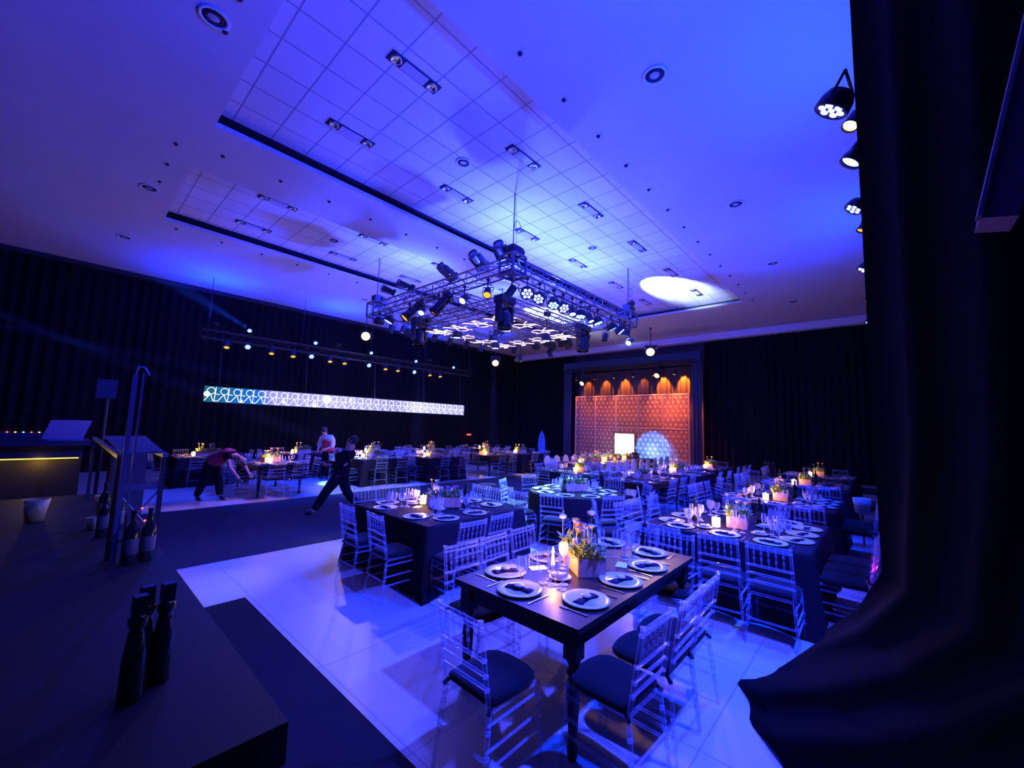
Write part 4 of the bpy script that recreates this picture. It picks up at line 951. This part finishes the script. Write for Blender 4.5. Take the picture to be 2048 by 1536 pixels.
full_table((8.6, 10.2, 5.2, 6.7), 'the cloth table before the head table', False, SQ, 2, v=2, seed=61, off=0.12, cand=(-0.3, 0.0))
full_table((10.9, 12.5, 3.5, 5.0), 'the cloth table before the orange lattice', False, SQ, 2, v=0, seed=62)
full_table((13.2, 15.0, 3.6, 4.6), 'the bare table below the right lattice end', True, LX, 1, v=1, wlabel='bare dark table below the right end of the orange lattice')
# tables across the carpet
full_table((3.3, 4.4, 11.1, 12.95), 'the bare table by the bending person', True, LY, 2, v=2, wlabel='bare dark wooden table beside the bending person in red', off=0.14, cand=(-0.1, -0.35))
full_table((6.12, 7.62, 11.35, 12.85), 'the white-lit cloth table across the carpet', False, SQ, 2, v=0, seed=71)
full_table((8.18, 9.68, 10.95, 12.45), 'the middle cloth table across the carpet', False, SQ, 2, v=1, seed=72)
full_table((10.87, 11.95, 10.85, 12.6), 'the second bare table across the carpet', True, LY, 1, v=2, wlabel='bare dark wooden table right of the middle cloth table', cand=(-0.2, -0.3))
full_table((12.75, 14.25, 10.85, 12.35), 'the amber-lit cloth table', False, SQ, 1, v=0, seed=73)
for k, (x, y) in enumerate(((3.0, 14.6), (5.7, 14.7), (8.3, 14.6), (11.0, 14.6), (14.2, 14.5))):
    nm = ['the leftmost back-row table', 'the second back-row table from left', 'the middle back-row table', 'the fourth back-row table from left', 'the rightmost back-row table'][k]
    full_table((x-0.8, x+0.8, y-0.7, y+0.7), nm, False, SQ, 1, v=k, seed=80+k, e=7)
# head table
H_ = (11.05, 16.2, 6.75, 8.05); wood_table(*H_, 'long dark head table glowing under warm light before the lattice', 'woodl'); tn = 'the bright head table'
hn = ['first', 'second', 'third', 'fourth', 'fifth', 'sixth', 'seventh', 'eighth', 'ninth', 'tenth']
for s, rz, yy, sd_ in ((1, -PI/2, 8.05+0.28, 'far'), (-1, PI/2, 6.75-0.28, 'near')):
    for i in range(9):
        x = 11.4+i*0.56
        place(ghost0, (x, yy, 0), rz+rnd.uniform(-.1, .1), f'oval-back chair, {hn[i]} from left, {sd_} side of the head table', 'chair', 'oval-back chairs at the head table')
        yp = yy-s*0.47
        place(PR['plate'], (x, yp, 0.7625), 0, f'white charger plate, {hn[i]} from left, {sd_} side of the head table', 'plate', 'charger plates')
        place(PR['napkin'], (x, yp, 0.7675), rz, f'folded napkin, {hn[i]} from left, {sd_} side of the head table', 'napkin', 'folded napkins on plates')
        place(PR['wine'], (x+0.12, yp-s*0.22, 0.7625), 0, f'wine glass, {hn[i]} from left, {sd_} side of the head table', 'glass', 'wine glasses')
place(ghost0, (10.78, 7.75, 0), 0.1, 'frosted clear oval-back chair at the left end of the head table', 'chair', 'oval-back chairs at the head table')
for i, x in enumerate((11.9, 13.4, 14.9)):
    place(FL[i], (x+0.7, 7.4, 0.7625), 0, f'long box of yellow-green flowers on the head table, {ords[i] if i else "first"} from left', 'flower arrangement', 'table flower boxes')
    place(FLs[i], (x, 7.4, 0.7625), 0, f'small flower box on the head table, {ords[i] if i else "first"} from left', 'flower arrangement', 'table flower boxes')
    candle_at(x-0.4, 7.35, 0.7625, 'the bright head table', 7, 'candle', ['leftmost ', 'middle ', 'rightmost '][i])

# stacked / stray chairs by the right-hand drapes
for i, (x, y, a, n) in enumerate([(9.85, 2.95, 2.2, 'standing loose left of the third right-hand table'), (12.6, 2.75, 2.9, 'standing loose before the far black drape'), (16.9, 2.9, -2.6, 'farthest, standing alone before the black drape'), (5.35, 2.85, -0.9, 'turned away between round table and nearest right-hand table'), (7.0, 2.95, -1.1, 'turned away behind the nearest right-hand table')]):
    place(chair0, (x, y, 0), a, 'clear bamboo-style chair '+n, 'chair', 'clear chairs with dark cushions')

# ------------------------------------------------------------------ near right drape, gathered and flaring on the floor
def loft(rows, n, fold=0.03, seed=4, under=None):
    R = random.Random(seed); ph = [0.0]; 
    for i in range(n): ph.append(ph[-1]+R.uniform(0.45, 1.1))
    vs = []; fs = []
    for z, pts in rows:
        P = [Vector(p) for p in pts]; seg = [(P[i+1]-P[i]).length for i in range(len(P)-1)]; L = sum(seg)
        for i in range(n+1):
            t = L*i/n; k = 0
            while k < len(seg)-1 and t > seg[k]: t -= seg[k]; k += 1
            d = (P[k+1]-P[k]).normalized(); p = P[k]+d*min(t, seg[k]); nrm = Vector((-d.y, d.x)); a = fold*math.sin(ph[i])*(0 if i == 0 else 1)
            vs.append((p.x+nrm.x*a, p.y+nrm.y*a, z))
    m = n+1
    for r in range(len(rows)-1):
        for i in range(n): fs.append((r*m+i, r*m+i+1, (r+1)*m+i+1, (r+1)*m+i))
    return MB().add(vs, fs)
up = [(2.62, 0.028), (2.1, -0.3), (1.5, -0.75), (0.7, -1.5), (-0.4, -2.2)]
rows = [(0.004, [(4.6, 0.4), (4.07, 0.66), (3.70, 0.9), (3.3, 0.74), (2.94, 0.50), (2.4, 0.1), (1.6, -0.3), (0.6, -1.1), (-0.4, -1.9)]),
        (0.12, [(4.3, 0.4), (3.95, 0.62), (3.6, 0.78), (3.2, 0.62), (2.84, 0.40), (2.3, 0.05), (1.55, -0.35), (0.6, -1.15), (-0.4, -1.95)]),
        (0.5, [(3.86, 0.37), (3.6, 0.40), (3.35, 0.40), (3.0, 0.3), (2.65, 0.12), (2.2, -0.1), (1.5, -0.5), (0.6, -1.3), (-0.4, -2.0)]),
        (0.85, [(3.4, 0.16), (3.25, 0.15), (3.05, 0.12), (2.8, 0.04), (2.5, -0.08), (2.1, -0.25), (1.5, -0.65), (0.65, -1.4), (-0.4, -2.1)]),
        (1.2, [(2.98, 0.034), (2.9, 0.0), (2.75, -0.04), (2.6, -0.1), (2.4, -0.2), (2.1, -0.33), (1.5, -0.72), (0.7, -1.45), (-0.4, -2.15)]),
        (1.9, [(2.70, 0.033), *up[1:]]), (4.2, [(2.6, 0.022), *up[1:]]), (6.6, [(2.55, 0.018), *up[1:]])]
dr = empty('gathered_drape'); tag(dr, 'tall black drape at right, its hem spreading over the pale floor', 'curtain')
loft(rows, 90, 0.022).build('drape_cloth', mat('near_black_drape', (0.003, 0.003, 0.004), 0.95, spec=0.04), dr, True)
# angled beam behind the drape's upper corner
bmx = empty('slanted_beam'); tag(bmx, 'slanted dark beam crossing the top right corner before the drape', 'beam')
def ray(px, py):
    d = R2*(px-1024) - U2*(py-768) + f_*815.63
    return d/d.x
o_ = Vector((0, 0, 1.9)); A_, B_ = o_+ray(1962, 436)*1.45, o_+ray(2062, 10)*1.5
dd = (B_-A_).normalized(); sd2 = dd.cross(Vector((1, 0, 0))).normalized()
MB().obox((A_+B_)/2+dd*0.3-sd2*0.03+Vector((0.05, 0, 0)), dd*((B_-A_).length/2+0.3), sd2*0.03, (0.05, 0, 0)).build('beam_body', mat('warm_grey_paint', (0.2, 0.13, 0.14), 0.7), bmx)
MB().obox((A_+B_)/2+dd*0.3+sd2*0.004, dd*((B_-A_).length/2+0.3), sd2*0.004, (0.02, 0, 0)).build('edge_strip', M['alu'], bmx)

# ------------------------------------------------------------------ bar counter at left with bottles
bc = empty('bar_counter', (0, 0, 0)); tag(bc, 'long dark bar counter in the lower left corner', 'counter')
MB().box((-1.5, 1.36, 0.88), (0.55, 6.6, 1.0)).build('countertop', M['counter'], bc)
MB().box((-1.4, 1.46, 0.02), (0.45, 6.5, 0.88)).build('cabinet', M['black'], bc)
def tall_bottle():
    t = empty('square_capped_bottle')
    MB().lathe([(0.001, 0), (0.03, 0.002), (0.032, 0.02), (0.03, 0.14), (0.022, 0.2), (0.018, 0.22), (0.026, 0.235), (0.026, 0.25), (0.016, 0.262)], n=14).build('bottle_body', M['bottle'], t, True)
    MB().box((-0.017, -0.017, 0.262), (0.017, 0.017, 0.32)).build('square_cap', M['blackg'], t)
    return t
tb = tall_bottle()
for x, y, n in ((0.235, 1.80, 'left of the three'), (0.262, 1.88, 'rear one of the three'), (0.315, 1.87, 'right of the three')): place(tb, (x, y, 1.0), 0.15, f'dark square-capped bottle on the near bar counter, {n}', 'bottle', 'square-capped bottles on the bar')
for x, y, n in ((0.37, 3.42, 'nearest left'), (0.45, 3.44, 'nearest right'), (0.30, 4.3, 'behind, left'), (0.38, 4.4, 'behind, middle'), (0.33, 4.9, 'farthest back')):
    place(PR['bottle'], (x, y, 1.0), 0, f'dark wine bottle by the slatted rack on the bar counter, {n}', 'bottle', 'wine bottles by the bar rack')
cup = MB().lathe([(0.001, 0), (0.025, 0), (0.04, 0.09), (0.037, 0.09), (0.023, 0.005)], n=14).build('cup', M['yglass'], None, True)
place(cup, (0.26, 4.6, 1.0), 0, 'small yellow-lit cup on the bar counter left of the bottles', 'cup')
place(cup, (0.36, 5.6, 1.0), 0, 'yellow-lit cup beneath the slatted rack on the bar counter', 'cup', None, 1.3)
place(cup, (-0.05, 5.2, 1.0), 0, 'wide yellow-lit bucket on the bar counter at far left', 'bucket', None, 2.0)
rk = empty('slatted_rack', (0, 0, 0)); tag(rk, 'dark slatted bar-top rack with tall post standing on the bar counter', 'rack')
mb = MB()
for i in range(16): mb.box((0.29+0.01*i*0.4, 3.6+i*0.17, 1.645), (0.5+0.012*i, 3.68+i*0.17, 1.66))
mb.box((0.27, 3.55, 1.62), (0.30, 6.3, 1.645)).box((0.49, 3.55, 1.62), (0.52, 6.3, 1.645)).build('slatted_top', M['alu'], rk)
for x, y in ((0.285, 3.57), (0.50, 3.57), (0.285, 6.2), (0.50, 6.2)): MB().box((x-0.013, y-0.013, 1.0), (x+0.013, y+0.013, 1.62)).build('leg', M['black'], rk)
MB().box((0.3, 3.56, 1.42), (0.49, 3.58, 1.45)).box((0.3, 3.56, 1.1), (0.49, 3.58, 1.12)).tube((0.3, 3.57, 1.13), (0.49, 3.57, 1.4), 0.006).tube((0.49, 3.57, 1.13), (0.3, 3.57, 1.4), 0.006).build('cross_brace', M['alu'], rk)
mb = MB().box((0.29, 3.47, 1.0), (0.315, 3.495, 2.15)).box((0.335, 3.47, 1.0), (0.345, 3.49, 2.16)); mb.path([(0.3, 3.48, 2.15), (0.31, 3.48, 2.2), (0.34, 3.48, 2.2), (0.37, 3.48, 2.15)], 0.006).build('post', M['alu'], rk)
for i, (x, z, m) in enumerate(((0.42, 1.3, 'led_r'), (0.44, 1.22, 'led_r'))): MB().ball((x, 3.56, z), 0.006, 6, 4).build('pilot_light', M[m], rk)
# DJ desk behind
dj = empty('dj_desk', (0, 0, 0)); tag(dj, 'dark desk behind the bar at far left with yellow light strip under its top', 'desk')
MB().box((-2.4, 7.2, 1.5), (0.3, 8.0, 1.56)).build('desk_top', M['black'], dj)
MB().box((-2.4, 7.5, 0.0), (0.25, 7.95, 1.5)).build('desk_front', mat('desk_front', (0.05, 0.04, 0.02), 0.9, spec=0.1), dj)
MB().box((-2.4, 7.44, 1.335), (0.22, 7.46, 1.345)).build('light_strip', M['yellowl'], dj)
MB().box((-2.4, 7.4, 1.35), (0.25, 7.5, 1.5)).build('fascia', M['black'], dj)
for i in range(4): lamp('strip_glow', (-1.9+i*0.6, 7.40, 1.32), 1.2, (1, 0.65, 0.08), dj, 'POINT', size=0.03)
lpt = empty('laptop', (0.07, 7.45, 1.56)); tag(lpt, 'open silver laptop standing on the far left desk', 'laptop')
MB().box((-0.17, -0.12, 0), (0.17, 0.12, 0.015)).build('keyboard_base', M['laptop'], lpt)
MB().obox((0.02, -0.16, 0.13), (0.17, 0, 0), (0.0, 0.004, 0.001), (0.03, -0.035, 0.115)).build('lid', M['laptop'], lpt)
mxr = empty('mixing_console', (-0.35, 7.5, 1.56)); tag(mxr, 'black mixing console with tiny coloured lights on the far left desk', 'console')
MB().box((-0.28, -0.17, 0), (0.28, 0.17, 0.09)).build('console_body', M['black'], mxr)
for i in range(9): MB().ball((-0.26+i*0.06, -0.14, 0.095), 0.008, 6, 4).build('pilot_light', M[('led_c', 'led_r', 'led_o')[i*7 % 3]], mxr)
spk = empty('speaker_monitor', (0.42, 7.7, 0)); tag(spk, 'slim dark stand with small angled lamp beside the laptop desk', 'stand')
MB().tube((0, 0, 0), (0, 0, 2.1), 0.02).lathe([(0.09, 0), (0.09, 0.02), (0.02, 0.03)], n=14).build('pole', M['black'], spk)
MB().box((-0.12, -0.08, 2.1), (0.08, 0.08, 2.35)).build('lamp_head', M['black'], spk)
tag(MB().box((0.52, 7.25, 0), (0.85, 7.9, 1.5)).build('equipment_case', M['black']), 'black equipment case standing right of the far left desk', 'case')

# ------------------------------------------------------------------ people
def skin_obj(name, nodes, edges, m, parent, sub=1, root=0):
    me = bpy.data.meshes.new(name); me.from_pydata([n[:3] for n in nodes], edges, []); me.materials.append(m)
    o = bpy.data.objects.new(name, me); C.objects.link(o); o.parent = parent
    bm = bmesh.new(); bm.from_mesh(me); ly = bm.verts.layers.skin.verify(); bm.verts.ensure_lookup_table()
    for v, n in zip(bm.verts, nodes):
        r = n[3]; r = r if isinstance(r, tuple) else (r, r); v[ly].radius = r
        v[ly].use_root = (v.index == root)
    bm.to_mesh(me); bm.free()
    sk = o.modifiers.new('skin', 'SKIN'); sk.use_smooth_shade = True
    su = o.modifiers.new('sub', 'SUBSURF'); su.levels = sub; su.render_levels = sub
    return o
def person(loc, rz, J, label, shirt_m, trouser_m, sleeves='short', waist=None, s=1.0, hairm='hair', bulk=1.0):
    """J: joints in a frame where +X is where the person faces, +Y their left"""
    t = empty('person', loc, rz); tag(t, label, 'person'); t.scale = (s, s, s)
    V = {k: Vector(v) for k, v in J.items()}
    nodes = []; idx = {}; edges = []
    def N(k, p, r): r = tuple(q*bulk for q in r) if isinstance(r, tuple) else r*bulk; idx[k] = len(nodes); nodes.append((p.x, p.y, p.z, r)); return idx[k]
    def E(a, b): edges.append((idx[a], idx[b]))
    N('pel', V['pel'], (0.13, 0.10)); N('belly', V['pel'].lerp(V['chest'], 0.45), (0.12, 0.095)); N('chest', V['chest'], (0.145, 0.105)); N('neckb', V['chest'].lerp(V['neck'], 0.75), (0.075, 0.06)); N('neck', V['neck'], 0.052); 
    hd = (V['head']-V['neck']).normalized(); fwd = Vector(J['face']).normalized()
    N('jaw', V['neck']+hd*0.09+fwd*0.03, (0.062, 0.07)); N('skull', V['neck']+hd*0.185, (0.078, 0.092)); N('crown', V['neck']+hd*0.235, (0.05, 0.06))
    for a, b in (('pel', 'belly'), ('belly', 'chest'), ('chest', 'neckb'), ('neckb', 'neck'), ('neck', 'jaw'), ('jaw', 'skull'), ('skull', 'crown')): E(a, b)
    for S_ in 'LR':
        sh, el, wr, hip, kn, an = (V[k+S_] for k in ('sh', 'el', 'wr', 'hip', 'kn', 'an'))
        N('sh'+S_, sh, 0.062); N('ua'+S_, sh.lerp(el, 0.5), 0.048); N('el'+S_, el, 0.038); N('fa'+S_, el.lerp(wr, 0.4), 0.037); N('wr'+S_, wr, 0.024)
        E('chest', 'sh'+S_); E('sh'+S_, 'ua'+S_); E('ua'+S_, 'el'+S_); E('el'+S_, 'fa'+S_); E('fa'+S_, 'wr'+S_)
        d = (wr-el).normalized(); sd = d.cross(fwd); sd = sd.normalized() if sd.length > .1 else Vector((0, 1, 0))
        N('pm'+S_, wr+d*0.07, (0.038, 0.02)); E('wr'+S_, 'pm'+S_)
        N('hip'+S_, hip, 0.088); N('th'+S_, hip.lerp(kn, 0.45), 0.075); N('kn'+S_, kn, 0.053); N('cf'+S_, kn.lerp(an, 0.3), 0.053); N('an'+S_, an, 0.036)
        E('pel', 'hip'+S_); E('hip'+S_, 'th'+S_); E('th'+S_, 'kn'+S_); E('kn'+S_, 'cf'+S_); E('cf'+S_, 'an'+S_)
        ft = V.get('toe'+S_, an+Vector((0.16, 0, -0.05)))
        N('ft'+S_, (an+ft)/2+Vector((0, 0, -0.02)), (0.035, 0.03)); N('toe'+S_, ft, (0.036, 0.022)); E('an'+S_, 'ft'+S_); E('ft'+S_, 'toe'+S_)
    body = skin_obj('body', nodes, edges, M['skin'], t, 2)
    # fingers and thumb
    for S_ in 'LR':
        el, wr = V['el'+S_], V['wr'+S_]; d = (wr-el).normalized(); sd = d.cross(fwd); sd = sd.normalized() if sd.length > .1 else Vector((0, 1, 0)); nn = d.cross(sd)
        fn = []; fe = []
        for k, ln in enumerate((0.065, 0.075, 0.07, 0.055)):
            b = wr+d*0.085+sd*(0.027-0.018*k); i0 = len(fn)
            for q, bend in ((0, 0), (0.5, 0.12), (1, 0.5)): p = b+d*ln*q*(1-bend*0.3)+nn*ln*bend*0.6; fn.append((p.x, p.y, p.z, 0.0085-0.0015*q))
            fe += [(i0, i0+1), (i0+1, i0+2)]
        i0 = len(fn)
        for q in (0, 0.5, 1): p = wr+d*(0.03+0.05*q)+sd*(0.03+0.035*q); fn.append((p.x, p.y, p.z, 0.011-0.002*q))
        fe += [(i0, i0+1), (i0+1, i0+2)]
        fo = MB()
        for a, b in fe: fo.tube(fn[a][:3], fn[b][:3], fn[a][3], fn[b][3], n=6)
        fo.build('fingers', M['skin'], body, True)
    def sub(keys, ed, grow, name, m, extra=()):
        ii = {k: n for n, k in enumerate(keys)}; nn = []
        for k in keys:
            x, y, z, r = nodes[idx[k]]; r = r if isinstance(r, tuple) else (r, r); nn.append((x, y, z, (r[0]+grow, r[1]+grow)))
        return skin_obj(name, nn, [(ii[a], ii[b]) for a, b in ed], m, t, 1)
    kk = ['belly', 'chest', 'neckb', 'pel']; ee = [('belly', 'chest'), ('chest', 'neckb'), ('pel', 'belly')]
    for S_ in 'LR':
        kk += ['sh'+S_, 'ua'+S_]; ee += [('chest', 'sh'+S_), ('sh'+S_, 'ua'+S_)]
        if sleeves == 'long': kk += ['el'+S_, 'fa'+S_]; ee += [('ua'+S_, 'el'+S_), ('el'+S_, 'fa'+S_)]
    sub(kk, ee, 0.045, 'shirt', M[shirt_m])
    if waist: sub(['belly', 'chest', 'neckb', 'pel'], [('belly', 'chest'), ('chest', 'neckb'), ('pel', 'belly')], 0.06, 'waistcoat', M[waist])
    kk = ['pel', 'belly']; ee = [('pel', 'belly')]
    for S_ in 'LR': kk += ['hip'+S_, 'th'+S_, 'kn'+S_, 'cf'+S_, 'an'+S_]; ee += [('pel', 'hip'+S_), ('hip'+S_, 'th'+S_), ('th'+S_, 'kn'+S_), ('kn'+S_, 'cf'+S_), ('cf'+S_, 'an'+S_)]
    sub(kk, ee, 0.03, 'trousers', M[trouser_m])
    for S_ in 'LR': sub(['an'+S_, 'ft'+S_, 'toe'+S_], [('an'+S_, 'ft'+S_), ('ft'+S_, 'toe'+S_)], 0.016, 'shoe', M['black'])
    c = V['neck']+hd*0.185; side = hd.cross(fwd).normalized()
    hr = MB(); q = Matrix((fwd, side, hd)).transposed()
    vs = []
    for k in range(7):
        th = PI*k/6*0.72
        for i in range(14): a = 2*PI*i/14; v = Vector((0.106*math.sin(th)*math.cos(a)-0.018, 0.09*math.sin(th)*math.sin(a), 0.115*math.cos(th)-0.0)); vs.append(c+q @ v)
    fs = [(k*14+i, k*14+(i+1) % 14, (k+1)*14+(i+1) % 14, (k+1)*14+i) for k in range(6) for i in range(14)]
    hr.add(vs, fs).build('hair', M[hairm], t, True)
    fc = c+fwd*0.088-hd*0.02
    MB().add([fc+hd*0.02, fc+side*0.014-hd*0.025, fc-side*0.014-hd*0.025, fc+fwd*0.022-hd*0.02], [(0, 1, 3), (0, 3, 2), (1, 2, 3)]).build('nose', M['skin'], body)
    ey = MB()
    for sg in (-1, 1): ey.ball(fc+side*0.03*sg+hd*0.012-fwd*0.004, 0.009, 6, 4)
    ey.build('eyes', M['dark'], body); ea = MB()
    for sg in (-1, 1): ea.ball(c+side*0.08*sg-hd*0.01, 0.024, 6, 5, (0.6, 0.5, 1.2))
    ea.build('ears', M['skin'], body, True)
    MB().box((-0.022, -0.004, -0.003), (0.022, 0.004, 0.003)).build('mouth', mat('lips', (0.35, 0.13, 0.11), 0.6), body, loc=fc-hd*0.048, rz=PI/2)
    return t
RZR = math.atan2(r_.y, r_.x)     # facing screen-right in plan
person((2.52, 11.35, 0), RZR, dict(pel=(-0.1, 0, 0.88), chest=(0.28, 0, 1.06), neck=(0.46, 0, 1.02), head=(0.62, 0, 0.90), face=(0.5, 0, -0.85),
    shL=(0.36, 0.17, 1.04), elL=(0.52, 0.2, 0.80), wrL=(0.66, 0.18, 0.62), shR=(0.36, -0.17, 1.04), elR=(0.46, -0.2, 0.78), wrR=(0.62, -0.16, 0.58),
    hipL=(-0.1, 0.09, 0.82), hipR=(-0.1, -0.09, 0.82), knL=(0.02, 0.12, 0.46), anL=(0.08, 0.12, 0.09), toeL=(0.24, 0.12, 0.03), knR=(-0.16, -0.1, 0.47), anR=(-0.30, -0.1, 0.09), toeR=(-0.16, -0.1, 0.03)),
    'person in red waistcoat and dark trousers bending to the right at a table', 'navy', 'denim', 'short', 'red', bulk=1.12)
person((6.0, 13.45, 0), RZR-PI/2-0.3, dict(pel=(0, 0, 0.92), chest=(0.06, 0, 1.27), neck=(0.14, 0, 1.42), head=(0.24, 0, 1.56), face=(0.85, 0, -0.5),
    shL=(0.07, 0.19, 1.33), elL=(0.10, 0.27, 1.08), wrL=(0.27, 0.15, 0.98), shR=(0.07, -0.19, 1.33), elR=(0.10, -0.27, 1.08), wrR=(0.27, -0.15, 0.98),
    hipL=(0, 0.09, 0.88), hipR=(0, -0.09, 0.88), knL=(0.03, 0.1, 0.48), anL=(0, 0.1, 0.09), toeL=(0.17, 0.12, 0.03), knR=(0.03, -0.1, 0.48), anR=(0, -0.1, 0.09), toeR=(0.17, -0.12, 0.03)),
    'standing person in pale shirt and dark red waistcoat looking down behind tables', 'shirt', 'denim', 'long', 'red')
wk = person((4.02, 8.35, 0), RZR+PI+0.1, dict(pel=(0.0, 0, 0.80), chest=(-0.12, 0, 1.15), neck=(-0.16, 0, 1.31), head=(-0.19, 0, 1.48), face=(1, 0, -0.1),
    shL=(-0.10, 0.18, 1.22), elL=(0.02, 0.24, 0.98), wrL=(0.24, 0.16, 1.0), shR=(-0.12, -0.18, 1.22), elR=(-0.02, -0.25, 0.97), wrR=(0.22, -0.2, 0.95),
    hipL=(0, 0.09, 0.78), hipR=(0, -0.09, 0.78), knL=(0.24, 0.1, 0.44), anL=(0.44, 0.1, 0.08), toeL=(0.6, 0.1, 0.04), knR=(-0.12, -0.1, 0.42), anR=(-0.42, -0.1, 0.12), toeR=(-0.3, -0.1, 0.04)),
    'person in dark clothes striding across the dark carpet holding something', 'navy', 'denim', 'long', None, bulk=1.18)
tag(MB().lathe([(0.001, 0), (0.06, 0), (0.1, 0.04), (0.09, 0.05), (0.001, 0.03)], n=16).build('round_basket', M['dark'], None, True, (3.92, 8.62, 1.0)), 'dark round basket held before the striding person', 'basket')
# a leaf-like scrap on the floor and a small bucket
tag(MB().lathe([(0.001, 0), (0.1, 0), (0.13, 0.26), (0.12, 0.26), (0.09, 0.01)], n=16).build('ice_bucket', M['tag'], None, True, (9.7, 0.32, 0.55)), 'pale ice bucket on its stand beyond the second right-hand table', 'bucket')
tag(MB().tube((9.7, 0.32, 0), (9.7, 0.32, 0.53), 0.015).lathe([(0.14, 0.53), (0.14, 0.55), (0.01, 0.55)], n=14).lathe([(0.16, 0), (0.16, 0.02), (0.01, 0.03)], n=14).build('bucket_stand', M['black'], None, True, None), 'thin dark stand under the pale ice bucket', 'stand')
mb = MB(); leaf(mb, (4.62, 1.16, 0.006), (1, -0.4, 0.03), 0.09, 0.03); leaf(mb, (4.62, 1.14, 0.006), (0.8, 0.5, 0.03), 0.07, 0.022); leaf(mb, (4.6, 1.13, 0.006), (0.9, -1, 0.03), 0.06, 0.02)
tag(mb.build('dry_leaf', M['petalo']), 'small orange dry leaf lying on the floor under the nearest right-hand chairs', 'leaf')
# added magenta floor lamp, put in to tint the right-hand chairs
put_fixture('led', 'led_m', (7.6, -0.15, 0.16), (5.2, -0.02, 0.6), 'small added magenta floor lamp tinting the right-hand chairs', None, 60, (1.0, 0.02, 0.35), 26, scale=0.5) if 'led_m' in M else None

# ------------------------------------------------------------------ light shafts in the stage haze
hz = bpy.data.materials.new('stage_haze'); hz.use_nodes = True; nt = hz.node_tree
for n in list(nt.nodes): nt.nodes.remove(n)
out = nt.nodes.new('ShaderNodeOutputMaterial'); vs_ = nt.nodes.new('ShaderNodeVolumeScatter'); vs_.inputs['Density'].default_value = 0.012
vs_.inputs['Anisotropy'].default_value = 0.0
nt.links.new(vs_.outputs[0], out.inputs['Volume'])
def shaft(p0, p1, r0, r1, e, n, col=(0.01, 0.06, 1)):
    p0, p1 = Vector(p0), Vector(p1); L = (p1-p0).length; d = (p1-p0)/L
    o = MB().tube((0, 0, 0), p1-p0, r0, r1, n=16).build('haze_shaft', hz, None, False, p0); tag(o, n, 'light beam', 'faint blue light beams in the haze')
    o['kind'] = 'stuff'
    ang = 2*math.atan((r1-r0)/L)
    b = r0*L/(r1-r0); q = p0-d*b*0.0
    lamp('shaft_lamp', q+d*0.02, e, col, o, 'SPOT', p1, math.degrees(2*math.atan(r1/L))*0.98, 0.3, r0*0.8)
shaft((-4.5, 13.0, 5.2), (7.2, 16.2, 1.0), 0.06, 0.28, 26000, 'faint blue beam slanting down across the left drapes to the banner')
shaft((-4.0, 12.0, 3.9), (5.0, 16.6, 3.2), 0.06, 0.22, 16000, 'faint blue beam running level towards the left end of the banner')
shaft((4.30, 16.8, 5.1), (-2.0, 10.0, 6.0), 0.07, 0.5, 20000, 'faint blue beam fanning left from the first upper left lamp')
for x, y, n in ((CX-IH, CY+IH, 'left'), (CX+IH, CY-IH, 'right'), (CX+IH-0.3, CY+IH, 'far')):
    shaft((x, y, 4.1), (x+0.3, y+0.2, 0.9), 0.08, 0.26, 2500, f'faint upright blue beam below the {n} head of the inner truss', (0.02, 0.1, 1))
